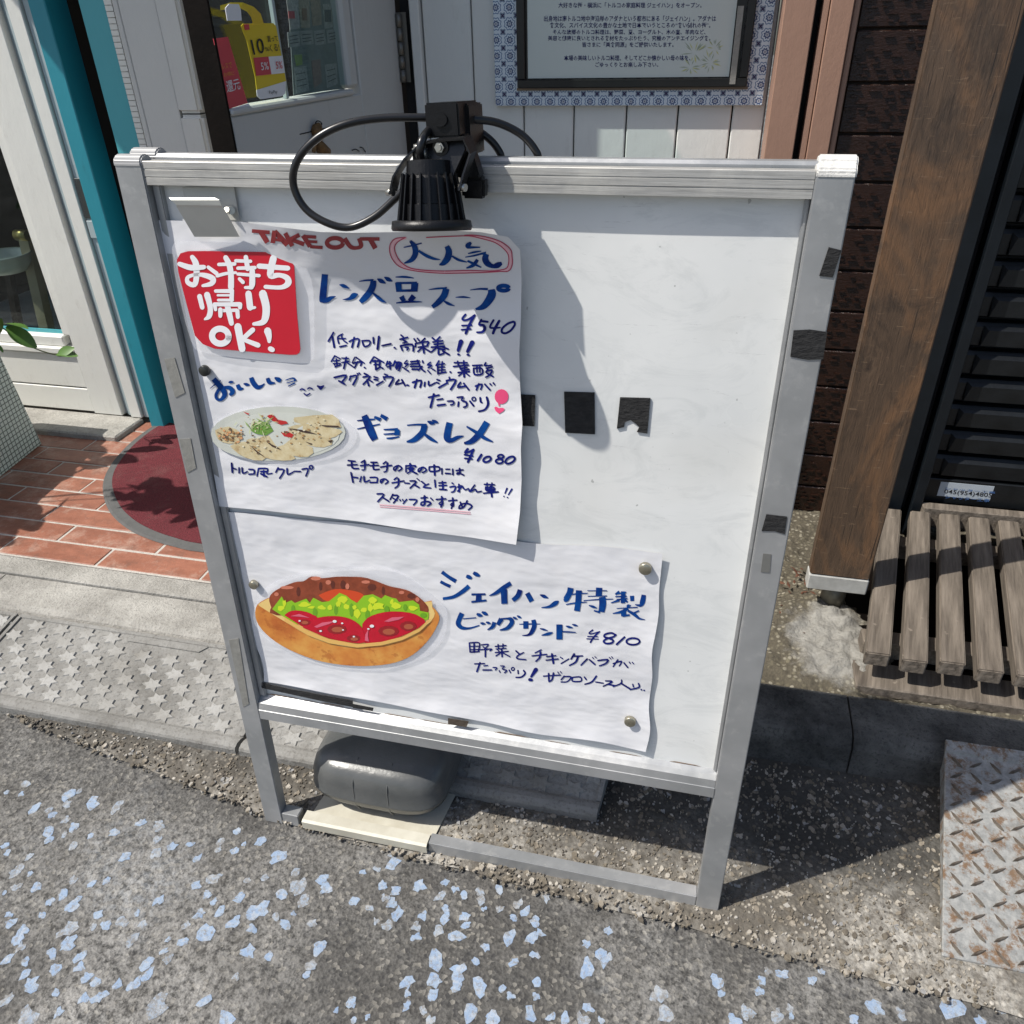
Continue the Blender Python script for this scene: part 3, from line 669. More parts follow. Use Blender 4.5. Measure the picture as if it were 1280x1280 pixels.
# tan metal trims beside the white wall
tr = thing('tan_corner_trim', 'tan painted metal corner trim between white wall and brick pier', 'metal trim', (.2, 2.4, .1))
boxo('wide_flange', (.118, 2.27, .09), (.188, 2.44, 2.4), M['brown'], tr, .002)
boxo('return_strip', (.205, 2.28, .09), (.219, 2.44, 2.4), M['brown'], tr, .001)
boxo('narrow_flange', (.221, 2.272, .09), (.272, 2.44, 2.4), M['brown'], tr, .002)
boxo('shadow_groove', (.19, 2.33, .09), (.204, 2.44, 2.4), M['black_gap'], tr)
boxo('edge_bead', (.274, 2.285, .09), (.288, 2.44, 2.4), M['brown'], tr, .002)
# shutter
sh = thing('roller_shutter', 'closed black steel roller shutter behind the slatted bench', 'shutter', (1.2, 2.3, .1))
boxo('side_frame', (.575, 2.205, .10), (.648, 2.40, 2.4), M['shutframe'], sh, .002)
boxo('guide_rail', (.672, 2.20, .10), (.700, 2.40, 2.4), M['shutframe'], sh, .002)
boxo('guide_slot', (.649, 2.26, .10), (.671, 2.40, 2.4), M['black_gap'], sh)
for k in range(22):
    z0 = .287 + k * .079 
    bm = bm_()
    pr = [(2.262, z0), (2.250, z0 + .006), (2.250, z0 + .056), (2.258, z0 + .066), (2.275, z0 + .070), (2.28, z0)]
    prism(bm, [(.701, y, z) for y, z in pr], (1.2, 0, 0)); 
    pr = [(2.2485, z0 + .007), (2.240, z0 + .010), (2.240, z0 + .053), (2.2485, z0 + .062)]
    A0 = [(.735, 2.2495, z0 + .006), (1.85, 2.2495, z0 + .006), (1.85, 2.2495, z0 + .060), (.735, 2.2495, z0 + .060)]; B0 = [(.737, 2.239, z0 + .008), (1.85, 2.239, z0 + .008), (1.85, 2.239, z0 + .050), (.748, 2.239, z0 + .050)]
    hexa(bm, A0 + B0); bmesh.ops.recalc_face_normals(bm, faces=bm.faces); finish('slat', bm, M['shutter'], sh)
boxo('back_sheet', (.70, 2.282, .1), (1.9, 2.30, 2.4), M['black_gap'], sh)
boxo('bottom_bar', (.701, 2.235, .205), (1.9, 2.275, .284), M['shutter'], sh, .002)
boxo('phone_sticker', (.742, 2.2335, .229), (.885, 2.2349, .276), P('pale_blue_sticker', (.42, .47, .52), .4), sh)
STK = sh
# ================================================================ SHOP FRONT, LEFT
W = M['white']; ZT = 2.45
fp = thing('glazed_side_panel', 'white glazed wooden panel on a concrete threshold at far left', 'door panel', (-2.4, 2.44, .14))
boxo('stile', (-2.335, 2.43, .142), (-2.205, 2.48, ZT), W, fp, .003)
boxo('glazing_bead', (-2.378, 2.445, .46), (-2.337, 2.48, ZT), W, fp, .004)
boxo('edge_strip', (-2.163, 2.425, .142), (-2.112, 2.48, ZT), W, fp, .003)
boxo('groove_strip', (-2.186, 2.442, .142), (-2.166, 2.48, ZT), M['bluegrey'], fp, .002)
boxo('groove_back', (-2.204, 2.455, .142), (-2.164, 2.485, ZT), M['bluegrey'], fp)
boxo('lock_strip', (-2.109, 2.435, .142), (-2.073, 2.48, ZT), M['bluegrey'], fp, .003)
boxo('lock_plate', (-2.106, 2.430, .90), (-2.080, 2.4345, 1.03), P('dull_grey_lock', (.05, .055, .055), .5, .3), fp, .001)
boxo('keeper', (-2.106, 2.429, .835), (-2.076, 2.4345, .893), M['bluegrey'], fp, .001)
for z0, z1 in ((.145, .244), (.249, .385)): boxo('bottom_plank', (-3.4, 2.438, z0), (-2.338, 2.48, z1), W, fp, .003)
boxo('sill_rail', (-3.4, 2.425, .389), (-2.338, 2.48, .415), W, fp, .004)
boxo('sill_bead', (-3.4, 2.44, .4155), (-2.379, 2.48, .456), W, fp, .004)
boxo('teal_bead', (-3.4, 2.472, .4565), (-2.379, 2.478, .470), M['teallight'], fp)
boxo('pane', (-3.4, 2.486, .44), (-2.35, 2.490, ZT), M['glass'], fp)
# concrete threshold
def thr(co): return co
boxo('threshold_slab', (-3.4, 2.262, .10), (-2.115, 2.437, .140), M['conc'], None, .006)
tag(bpy.data.objects['threshold_slab'], 'worn concrete threshold slab under the white glazed panel', 'threshold')
# doorway jambs
j1 = boxo('door_jamb', (-2.060, 2.40, .112), (-2.0, 2.50, ZT), M['teal'], None, .003); tag(j1, 'deep teal door jamb on the left side of the dark doorway', 'door jamb')
boxo('weather_seal', (-2.0715, 2.43, .13), (-2.0615, 2.49, ZT), M['black_gap'], None); tag(bpy.data.objects['weather_seal'], 'black ragged seal between white panel and deep teal jamb', 'seal')
j2 = boxo('door_jamb', (-1.884, 2.40, .112), (-1.793, 2.50, ZT), M['teallight'], None, .003); tag(j2, 'light teal door jamb beside the mosaic edge strip', 'door jamb')
col = thing('painted_column', 'grey white painted column with mosaic edge right of the light teal jamb', 'column', (-1.66, 2.4, .11))
bm = bm_()
for k in range(150): box(bm, (-1.791, 2.392, .12 + k * .0155), (-1.766, 2.45, .12 + k * .0155 + .0135))
finish('mosaic_edge', bm, plain('mosaic_white', (.66, .66, .62), .3), col)['kind'] = 'stuff'
boxo('mosaic_bed', (-1.792, 2.396, .11), (-1.765, 2.5, ZT), M['grout'], col)
boxo('chamfer', (-1.764, 2.385, .11), (-1.735, 2.5, ZT), M['greywhite'], col, .008)
boxo('face_board', (-1.734, 2.378, .11), (-1.612, 2.5, ZT), M['greywhite'], col, .002)
boxo('casing', (-1.611, 2.366, 1.232), (-1.531, 2.5, ZT), M['greywhite'], col, .010, None, 3)
boxo('casing', (-1.611, 2.366, .11), (-1.531, 2.5, 1.228), M['greywhite'], col, .010, None, 3)
# dark room behind the openings
room = thing('shop_interior', 'dark shop interior seen through doorway and panes', 'interior', (-2.2, 3.5, .11))
boxo('back_wall', (-4.2, 4.6, .1), (-.5, 4.7, 2.7), M['interior'], room)
boxo('side_wall', (-4.25, 2.5, .1), (-4.15, 4.6, 2.7), M['interior'], room)
boxo('side_wall', (-.86, 2.62, .1), (-.76, 4.6, 2.7), M['interior'], room)
boxo('ceiling', (-4.2, 2.45, 2.46), (-.5, 4.7, 2.7), M['interior'], room)
boxo('dark_floor', (-4.15, 2.6, .10), (-.86, 4.6, .112), M['interior'], room)
boxo('partition', (-1.53, 2.47, .11), (-.905, 2.52, 2.45), M['interior'], room)
ch = thing('wooden_chair', 'pale wooden chair standing behind the left glass pane', 'chair', (-2.75, 2.9, .11))
def bar(name, p0, p1, w_, d_, m, par, Y):
    a = ony(*p0, Y); b = ony(*p1, Y); bm = bm_(); u = Vector((w_, 0, 0)); v = Vector((0, d_, 0))
    hexa(bm, [a, a + u, a + u + v, a + v, b, b + u, b + u + v, b + v]); bmesh.ops.recalc_face_normals(bm, faces=bm.faces); return finish(name, bm, m, par)
bar('leg', (52, 425), (23, 300), .045, .04, M['chairwood'], ch, 2.72)
bar('leg', (20, 425), (4, 340), .03, .03, M['darkwood'], ch, 2.95)
bm = bm_(); p = ony(30, 294, 2.70); cyl(bm, p - Vector((.035, 0, 0)), p + Vector((.02, 0, 0)), .022, None, 16); finish('brass_end', bm, M['brass'], ch)
bm = bm_(); p = ony(8, 335, 2.66)
prf = [(.04, -.02), (.075, -.012), (.10, .02), (.106, .05), (.112, .054), (.106, .058)]
rg = [[bm.verts.new(p + Vector((r * math.cos(k * .2618), r * math.sin(k * .2618), z))) for k in range(24)] for r, z in prf]
for i in range(len(rg) - 1):
    for k in range(24): bm.faces.new((rg[i][k], rg[i][(k + 1) % 24], rg[i + 1][(k + 1) % 24], rg[i + 1][k]))
bm.faces.new(rg[0][::-1])
tag(finish('serving_dish', bm, P('pale_dish', (.45, .45, .42), .15), None, True), 'pale round serving dish behind the left glass pane', 'dish')

# ---------------------------------------------------------------- white plank wall
wl = thing('plank_wall', 'white painted plank wall behind the menu board, below the framed notice', 'wall', (-.38, 2.46, .1))
edges = [-.868, -.836, -.694, -.549, -.404, -.256, -.115, .029, .116]
for i in range(len(edges) - 1):
    boxo('plank', (edges[i] + .002, 2.450 - (.018 if i == 0 else 0), .10), (edges[i + 1] - .002, 2.478, ZT), M['wallwhite'], wl, .003)
boxo('backing', (-.868, 2.479, .10), (.117, 2.50, ZT), M['black_gap'], wl)
boxo('hinge_post', (-.900, 2.455, .10), (-.869, 2.50, ZT), M['black_gap'], wl)

# ---------------------------------------------------------------- opened door leaf
HG = Vector((-.905, 2.44, 0)); NE = Vector((-.973, 1.60, 0)); LE = (NE - HG).normalized(); LN = Vector((-LE.y, LE.x, 0)); LL = (NE - HG).length
if LN.x < 0: LN = -LN
def lp(a, z, off=0.): return HG + LE * a + LN * off + Vector((0, 0, z))
def onl(px, py, off=0.): return onp(px, py, HG + LN * off, LN)
def lbox(name, a0, a1, z0, z1, o0, o1, m, par, r=.003):
    bm = bm_(); hexa(bm, [lp(a0, z0, o0), lp(a1, z0, o0), lp(a1, z0, o1), lp(a0, z0, o1), lp(a0, z1, o0), lp(a1, z1, o0), lp(a1, z1, o1), lp(a0, z1, o1)])
    if r: bevel(bm, r)
    else: bmesh.ops.recalc_face_normals(bm, faces=bm.faces)
    return finish(name, bm, m, par)
dl = thing('open_door', 'grey white glazed door swung open towards the street', 'door', (HG + NE) / 2 + Vector((0, 0, .15)))
ag = (onl(440, 112) - HG).dot(LE); am = (onl(363, 118) - HG).dot(LE)
lbox('hinge_stile', .004, ag - .05, .15, ZT, -.05, 0, M['greywhite'], dl)
lbox('glazing_moulding', ag - .049, ag, 1.312, ZT, -.05, -.004, M['greywhite'], dl, .008)
lbox('bottom_rail', ag - .049, LL - .006, .15, 1.296, -.05, 0, M['greywhite'], dl)
lbox('sill_bead', ag, LL - .006, 1.297, 1.310, -.05, .006, M['greywhite'], dl, .004)
lbox('edge_stile', LL - .006, LL, .15, ZT, -.056, .001, M['darkwood'], dl, .001)
lbox('pane', ag + .001, LL - .007, 1.311, ZT, -.022, -.018, M['glass'], dl, 0)
lbox('glazing_bar', am - .006, am + .004, 1.311, ZT, -.018, -.008, M['bluegrey'], dl, .001)
lbox('crack', ag + .02, ag + .28, 1.235, 1.237, -.001, .0012, M['black_gap'], dl, 0)
bm = bm_(); hp = ony(502, 60, 2.436); 
for k in range(5): cyl(bm, (hp.x, hp.y - .006, hp.z - .085 + k * .034), (hp.x, hp.y - .006, hp.z - .085 + k * .034 + .031), .0085, None, 12)
box(bm, (hp.x - .02, hp.y, hp.z - .085), (hp.x + .02, hp.y + .003, hp.z + .085)); finish('hinge', bm, P('old_steel_hinge', (.2, .19, .17), .4, .6), dl)
def poly(bm, P_, mi=0):
    vs = [bm.verts.new(p) for p in P_]; f = bm.faces.new(vs); f.material_index = mi
    return f
vw = view(240, 0, 460)
def leafpoly(name, pts, m, par, off, th=.0012, v=vw):
    P_ = [onl(*v(x, y)[:2], off) for x, y in pts]; bm = bm_(); prism(bm, P_, -LN * th); 
    bmesh.ops.triangulate(bm, faces=[f for f in bm.faces if len(f.verts) > 4]); return finish(name, bm, m, par)
ms = thing('picture_menu_sheet', 'faded sheet of food pictures behind the right pane of the open door', 'menu sheet', lp(ag + .12, 1.32))
leafpoly('sheet', [(690, -200), (1075, -200), (1140, 640), (740, 690)], P('faded_sheet', (.20, .22, .21), .5, 0, .15, 30), ms, -.032)
cards = [((680, -60), (770, -60), (785, 205), (715, 215), .38), ((765, -60), (850, -60), (860, 200), (795, 205), .33), ((855, -60), (930, -60), (945, 180), (880, 190), .3), ((950, 30), (1020, 25), (1035, 195), (965, 210), .4),
         ((695, 235), (780, 225), (790, 335), (705, 345), .36), ((785, 225), (875, 220), (885, 320), (800, 330), .36), ((885, 225), (965, 215), (975, 320), (900, 330), .36), ((980, 220), (1060, 210), (1070, 300), (990, 315), .36),
         ((740, 490), (830, 480), (855, 660), (760, 680), .36), ((965, 470), (1050, 460), (1060, 610), (985, 640), .36), ((870, 440), (935, 430), (945, 600), (890, 640), .2)]
cols = [(.45, .42, .4), (.42, .36, .28), (.38, .30, .22), (.40, .40, .36)] + [(.40, .40, .38)] * 4 + [(.42, .42, .40), (.42, .42, .40), (.30, .2, .17)]
for q, cc in zip(cards, cols): leafpoly('picture_card', q[:4], P('faded_print', cc, .5, 0, .25, 120), ms, -.0305, .001)
for q in (((700, 80), (745, 80), (750, 135), (705, 135), (.4, .05, .05)), ((745, 400), (800, 395), (805, 470), (760, 480), (.22, .3, .08)), ((800, 60), (835, 60), (840, 150), (805, 150), (.22, .13, .08)), ((965, 70), (1010, 70), (1015, 160), (970, 160), (.08, .09, .08)), ((1075, 440), (1110, 440), (1130, 600), (1090, 600), (.28, .24, .12))):
    leafpoly('printed_picture', q[:4], plain('food_print', q[4], .5), ms, -.0295, .0008)
for q in cards[4:10]:
    (x0, y0), (x1, y1), (x2, y2), (x3, y3) = q[:4]
    for t in (.25, .5, .72):
        a = (x0 + (x3 - x0) * t + 12, y0 + (y3 - y0) * t); b = (x1 + (x2 - x1) * t - 12, y1 + (y2 - y1) * t)
        leafpoly('caption_line', [a, b, (b[0], b[1] + 5), (a[0], a[1] + 5)], M['blackprint'], ms, -.0292, .0005)
yt = thing('discount_tag', 'curled yellow discount tag reading 10 percent inside the door glass', 'tag', onl(330, 75))
leafpoly('card', [(357, 190), (372, 172), (590, 168), (612, 190), (685, 590), (678, 680), (650, 700), (500, 722), (476, 700), (460, 560), (400, 300)], M['yellow'], yt, .004)
leafpoly('white_foot', [(470, 655), (684, 590), (678, 680), (650, 700), (500, 722), (476, 700)], M['whiteprint'], yt, .0055)
leafpoly('red_panel', [(450, 420), (556, 412), (578, 540), (470, 552)], M['redcard'], yt, .0055); leafpoly('white_panel', [(557, 412), (658, 405), (675, 530), (579, 540)], M['whiteprint'], yt, .0055)
leafpoly('corner_mark', [(380, 178), (415, 176), (420, 215), (388, 218)], M['redcard'], yt, .0055)
bm = bm_(); A = []; 
for x, y, o_ in ((225, 60, .0), (285, 32, .02), (350, 28, .035), (410, 50, .035), (455, 95, .02), (480, 180, .005)):
    A.append(([x - 28, y + 8], [x + 28, y - 4], o_))
A = [(205, 40, 205, 75, 0), (280, 18, 290, 62, .02), (370, 18, 350, 60, .03), (450, 50, 400, 85, .028), (500, 100, 430, 125, .015), (522, 172, 445, 180, .004)]
vs = [(bm.verts.new(onl(*vw(a, b)[:2], o_)), bm.verts.new(onl(*vw(c, d)[:2], o_))) for a, b, c, d, o_ in A]
for i in range(len(vs) - 1): bm.faces.new((vs[i][0], vs[i + 1][0], vs[i + 1][1], vs[i][1]))
finish('strap', bm, M['yellow'], yt); leafpoly('folded_end', [(243, 60), (270, 28), (340, 30), (355, 70), (362, 150), (258, 150)], M['whiteprint'], yt, .037)
rc = thing('red_card', 'red cashback card leaning inside the door glass, partly hidden by the dark door edge', 'card', onl(290, 95))
leafpoly('card', [(156, 281), (262, 268), (300, 400), (405, 750), (264, 793)], M['redcard'], rc, -.001)
leafpoly('white_foot', [(266, 796), (412, 752), (430, 780), (340, 835), (278, 848)], M['whiteprint'], rc, -.001)
# brass figure hung on the leaf
fig = thing('brass_figure', 'small tarnished brass figure hanging on the open door', 'ornament', onl(400, 170, .01))
bm = bm_(); pth = [onl(x, y, .012) for x, y in ((399, 156), (396, 163), (400, 170), (398, 178), (403, 186), (410, 190))]; tube(bm, pth, lambda t: .007 + .008 * abs(math.sin(t * 6)), 7, 3)
tube(bm, [onl(x, y, .014) for x, y in ((399, 172), (394, 180), (392, 190))], .005, 6, 3); finish('body', bm, M['gold'], fig)
bm = bm_(); tube(bm, [onl(x, y, .01) for x, y in ((397, 160), (394, 155), (397, 151), (402, 154), (401, 159))], .0016, 6, 3); finish('hook', bm, M['blackmetal'], fig)
bm = bm_(); [tube(bm, [onl(a, b, .003), onl((a + c) / 2, (b + d) / 2 - 2, .006), onl(c, d, .003)], .0014, 6, 3) for a, b, c, d in ((440, 188, 449, 189), (450, 184, 457, 190))]
tag(finish('bent_nails', bm, M['blackmetal']), 'two bent black nails in the open door just above the board', 'nails')

# ---------------------------------------------------------------- framed notice on the plank wall
nb = thing('framed_notice', 'framed restaurant notice with blue rosette border on the white plank wall', 'notice', (-.26, 2.43, 1.246))
YB = 2.430
boxo('border_panel', (-.626, YB, 1.246), (.104, 2.449, 1.95), M['rosette'], nb, .001)
pL = ony(652, 100, YB - .012); pR = ony(932, 100, YB - .012); zb = ony(790, 107, YB - .012).z
fx0 = ony(648, 100, YB).x; fx1 = ony(934, 100, YB).x
boxo('frame_bar', (fx0, YB - .016, zb - .004), (fx1, YB - .001, zb + .016), M['frameblack'], nb, .002)
boxo('frame_bar', (fx0, YB - .016, zb + .0165), (fx0 + .022, YB - .001, 1.93), M['frameblack'], nb, .002)
boxo('frame_bar', (fx1 - .022, YB - .016, zb + .0165), (fx1, YB - .001, 1.93), M['frameblack'], nb, .002)
boxo('frame_bar', (fx0, YB - .016, 1.9305), (fx1, YB - .001, 1.95), M['frameblack'], nb, .002)
boxo('bronze_rim', (fx0 - .004, YB - .006, zb - .011), (fx1 + .004, YB - .0005, zb - .0045), P('bronze_rim', (.2, .15, .11), .4, .5), nb, .001)
boxo('inner_board', (fx0 + .0225, YB - .006, zb + .0165), (fx1 - .0225, YB - .0012, 1.93), M['frameblack'], nb)
nx0 = ony(660, 97, YB - .007).x; nx1 = ony(911, 97, YB - .007).x; nz0 = ony(780, 97, YB - .007).z
YN = YB - .0075
boxo('notice_sheet', (nx0, YN, nz0), (nx1, YB - .0061, 1.90), M['notice'], nb)
bm = bm_(); rn = random.Random(4)
for cx, cy, R0 in ((868, 66, 17), (888, 78, 15), (863, 84, 13), (893, 60, 12)):
    for k in range(16):
        a = rn.uniform(0, 6.28); r0 = R0 * rn.uniform(.1, .4); r1 = R0 * rn.uniform(.7, 1.1); q = .7
        p0 = ony(cx + r0 * math.cos(a), cy + r0 * math.sin(a), YN - .0004 - k * .00001); p1 = ony(cx + r1 * math.cos(a), cy + r1 * math.sin(a) - 1, YN - .0004 - k * .00001)
        d = (p1 - p0).cross(Vector((0, 1, 0))).normalized() * .0013; m_ = (p0 + p1) / 2
        poly(bm, [p0, m_ + d, p1, m_ - d], 0 if k % 3 else 1)
finish('printed_sprig', bm, [plain('sprig_green', (.34, .40, .30), .6), plain('sprig_yellow', (.55, .55, .22), .6)], nb)
bm = bm_(); box(bm, (nx1 + .003, YB - .0175, zb + .002), (nx1 + .018, YB - .0165, 1.47)); finish('clear_tape', bm, M['oldtape'], nb)

# ---------------------------------------------------------------- canopy over the shop front (added out of view, outline shaped for its shade), planter, shrub
cn = thing('shade_canopy', 'flat canvas canopy added above the shop front out of view, outline shaped for its shade', 'shade_canopy', (-1, 2.2, 2.6))
bm = bm_(); prism(bm, [(-4.5, 2.5, 2.6), (2.2, 2.5, 2.6), (2.2, 2.0, 2.6), (-.9, 1.985, 2.6), (-1.75, 1.985, 2.6), (-1.75, 1.78, 2.6), (-2.82, 1.78, 2.6), (-2.82, 2.08, 2.6), (-4.5, 2.08, 2.6)], (0, 0, .03)); finish('cover', bm, M['shade_cover'], cn)
boxo('added_upper_wall', (-4.5, 2.44, 2.46), (2.2, 2.6, 4.5), M['wallwhite'], cn)
pl = thing('mosaic_planter', 'pale mosaic tiled planter at the left edge of the photo', 'planter', (-2.6, 1.8, .12))
bm = bm_()
a0 = onz(53, 555, .12); a1 = onz(0, 597, .12); dr = (a1 - a0).normalized(); a1 = a0 + dr * .62
t0 = ony(0, 442, a0.y); t0 = a0 + (t0 - a0) * 1.12; t1 = t0 + dr * .62
hexa(bm, [a0, a1, a1 + Vector((-.6, 0, 0)), a0 + Vector((-.6, 0, 0)), t0, t1, t1 + Vector((-.3, 0, 0)), t0 + Vector((-.3, 0, 0))]); bevel(bm, .004); finish('pot', bm, M['mosaic'], pl)
def leaf_mesh(name, L_, W_):
    b2 = bm_(); n = 6; A = []; 
    for i in range(n + 1):
        t = i / n; wd = W_ * math.sin(math.pi * min(t * .92 + .04, 1)) ** .8; z = -.25 * L_ * t * t
        A.append((b2.verts.new((t * L_, -wd, z + .12 * wd)), b2.verts.new((t * L_, 0, z - .1 * wd)), b2.verts.new((t * L_, wd, z + .12 * wd))))
    for i in range(n):
        for k in (0, 1): b2.faces.new((A[i][k], A[i + 1][k], A[i + 1][k + 1], A[i][k + 1]))
    me = bpy.data.meshes.new(name); b2.to_mesh(me); b2.free(); me.materials.append(M['leaf'])
    for p_ in me.polygons: p_.use_smooth = True
    return me
lm = leaf_mesh('leaf', .085, .022); lm2 = leaf_mesh('leaf', .12, .016)
vn = thing('trailing_vine', 'green trailing vine reaching over the mosaic planter', 'vine', ony(0, 430, 2.18))
bm = bm_(); tube(bm, [ony(x, y, Y) for x, y, Y in ((-40, 395, 2.0), (0, 408, 2.1), (22, 425, 2.15), (50, 438, 2.18), (72, 444, 2.2))], .0022, 6); finish('stem', bm, plain('vine_stem', (.05, .06, .02), .6), vn)
def put_leaf(par, p, q, s_, me, tilt=0):
    o = bpy.data.objects.new('leaf', me); C.objects.link(o); o.parent = par; d = (q - p); 
    o.rotation_euler = (d.normalized().to_track_quat('X', 'Z') @ Matrix.Rotation(tilt, 3, 'X').to_quaternion()).to_euler(); o.location = p - par.location; k = d.length / .085 * s_; o.scale = (k, k, k)
for a, b, c, d, Y, t_ in ((8, 408, 36, 426, 2.12, .6), (2, 405, 26, 402, 2.12, -.3), (70, 443, 88, 440, 2.2, .2), (0, 398, -18, 420, 2.05, .4), (72, 444, 84, 436, 2.2, 1.0), (-5, 430, 3, 437, 2.1, 0)):
    put_leaf(vn, ony(a, b, Y), ony(c, d, Y), 1.25, lm, t_)
sb = thing('leafy_shrub', 'leafy potted shrub just outside the left edge, throwing leaf shadows', 'shrub', (-2.72, 1.6, .4))
rn = random.Random(21); bm = bm_()
for k in range(9):
    a = rn.uniform(0, 6.28); tip = Vector((-2.78 + .26 * math.cos(a), 1.55 + .36 * math.sin(a), rn.uniform(.8, 1.12))); base = Vector((-2.75, 1.55, .4)); mid = (base + tip) / 2 + Vector((0, 0, .12))
    tube(bm, [base, mid, tip], .004, 5, 4)
    for j in range(15):
        t = rn.uniform(.35, 1); p = base.lerp(mid, t * 2) if t < .5 else mid.lerp(tip, t * 2 - 1)
        q = p + Vector((rn.uniform(-1, 1), rn.uniform(-1, 1), rn.uniform(-.5, .5))).normalized() * rn.uniform(.07, .12); put_leaf(sb, p, q, 1.3, lm, rn.uniform(-1, 1))
for k in range(9):
    tip = Vector((rn.uniform(-2.12, -1.86), rn.uniform(1.42, 1.72), rn.uniform(.95, 1.3))); base = Vector((-2.75, 1.55, .4)); mid = Vector(((base.x + tip.x) / 2 - .1, (base.y + tip.y) / 2, tip.z + .05))
    if k % 3 == 0: tube(bm, [base, mid, tip], .0025, 5, 5)
    for j in range(12):
        t = rn.uniform(.55, 1.05); p = mid.lerp(tip, t * 2 - 1)
        q = p + Vector((rn.uniform(-1, 1), rn.uniform(-1, 1), rn.uniform(-.6, .3))).normalized() * rn.uniform(.06, .11); put_leaf(sb, p, q, 1.15, lm, rn.uniform(-1, 1))
finish('stems', bm, plain('stem', (.06, .05, .03), .7), sb)
# ================================================================ MENU BOARD (aluminium A-frame sign)
PW = .042
sg = thing('menu_board', 'white aluminium framed menu board standing in the gutter', 'signboard', (-.32, .95, 0))
def sbox(name, x0, x1, s0, s1, o0, o1, m, par=sg, r=.0015, seg=2):
    bm = bm_(); hexa(bm, [sp(x0, s0, o1), sp(x1, s0, o1), sp(x1, s0, o0), sp(x0, s0, o0), sp(x0, s1, o1), sp(x1, s1, o1), sp(x1, s1, o0), sp(x0, s1, o0)])
    if r: bevel(bm, r, seg)
    else: bmesh.ops.recalc_face_normals(bm, faces=bm.faces)
    return finish(name, bm, m, par)
XL, XR = -.795, .153; TOP = 1.307
sbox('side_post', XL, XL + PW, .002, TOP - .006, -.026, 0, M['alu'])
sbox('side_post', XR - PW, XR, .002, TOP - .006, -.026, 0, M['alu'])
# top rail with extrusion grooves
bm = bm_(); z0, z1 = TOP - .034, TOP - .004
pr = [(z0, -.024), (z0, -.002), (z0 + .009, -.002), (z0 + .0095, -.0028), (z0 + .0105, -.0028), (z0 + .011, -.0018), (z1 - .011, -.0018), (z1 - .0105, -.0026), (z1 - .0095, -.0026), (z1 - .009, -.0018), (z1 - .001, -.002), (z1, -.003), (z1, -.024)]
prism(bm, [sp(XL + PW + .0005, s, o) for s, o in pr], (XR - XL - 2 * PW - .001, 0, 0)); finish('top_rail', bm, M['rail'], sg)
bm = bm_(); prism(bm, [sp(XL + .02, s, o) for s, o in ((TOP - .03, -.030), (TOP - .001, -.030), (TOP + .003, -.034), (TOP + .003, -.058), (TOP - .03, -.06))], (XR - XL - .04, 0, 0)); finish('rear_top_rail', bm, M['alu'], sg)
for x, mm in ((XL - .001, P('grey_end_cap', (.36, .36, .36), .45)), (XR - PW, P('chalky_end_cap', (.66, .65, .62), .7, 0, .12, 40, .002, 90))):
    for o_, h in ((-.013, 0), (-.044, .006)):
        bm = bm_(); pts = []
        for k in range(9):
            a = math.pi * k / 8; pts.append(sp(x + (.004 if h else 0), TOP - .006 + h + .010 * math.sin(a), o_ + .014 * math.cos(a)))
        pts += [sp(x + (.004 if h else 0), TOP - .012 + h, o_ - .014), sp(x + (.004 if h else 0), TOP - .012 + h, o_ + .014)]
        prism(bm, pts, (PW + .001, 0, 0)); bevel(bm, .003, 2); finish('end_cap', bm, mm, sg)
# lower rail: sloped ledge under the panel
s1 = .352; s0 = .304
bm = bm_(); pr = [(s0, -.026), (s0, 0), (s0 + .022, 0), (s0 + .0225, -.001), (s0 + .038, -.003), (s1 - .006, -.012), (s1, -.020), (s1, -.026)]
prism(bm, [sp(XL + PW + .0005, s, o) for s, o in pr], (XR - XL - 2 * PW - .001, 0, 0)); finish('lower_rail', bm, M['alu'], sg)
gr = P('rust_grime', (.30, .20, .13), .9, 0, .3, 60)
bm = bm_(); rn = random.Random(6); x = XL + PW + .01
while x < XR - PW - .03:
    l = rn.uniform(.02, .09); h = rn.uniform(.0008, .0022); o_ = -.0195
    if rn.random() < .75: poly(bm, [sp(x, s1 + .001, -.0188), sp(x + l, s1 + .001, -.0188), sp(x + l * .8, s1 + .001 + h, -.0189), sp(x + l * .2, s1 + .001 + h * 1.3, -.0189)])
    x += l
finish('grime_line', bm, gr, sg)['kind'] = 'stuff'
# inner side rebates
sbox('panel_rebate', XL + PW + .0005, XL + PW + .013, s1 + .001, TOP - .035, -.024, -.012, M['alu'])
sbox('panel_rebate', XR - PW - .006, XR - PW - .0005, s1 + .001, TOP - .035, -.024, -.013, M['alu'])
bm = bm_(); nx_, ns_ = 60, 60; Lx0, Lx1 = XL + PW + .002, XR - PW - .001; G = []
for j in range(ns_ + 1):
    G.append([])
    for i in range(nx_ + 1):
        x = Lx0 + (Lx1 - Lx0) * i / nx_; s = s1 - .004 + (TOP - .034 - s1 + .006) * j / ns_
        G[-1].append(bm.verts.new(sp(x, s, -.0205 + .0012 * noise.noise(Vector((x * 4, s * 4, 0))))))
for j in range(ns_):
    for i in range(nx_): bm.faces.new((G[j][i], G[j][i + 1], G[j + 1][i + 1], G[j + 1][i]))
finish('white_panel', bm, M['board'], sg, True)
sbox('rear_panel', Lx0, Lx1, s1, TOP - .037, -.026, -.0235, M['alu'], sg, 0)
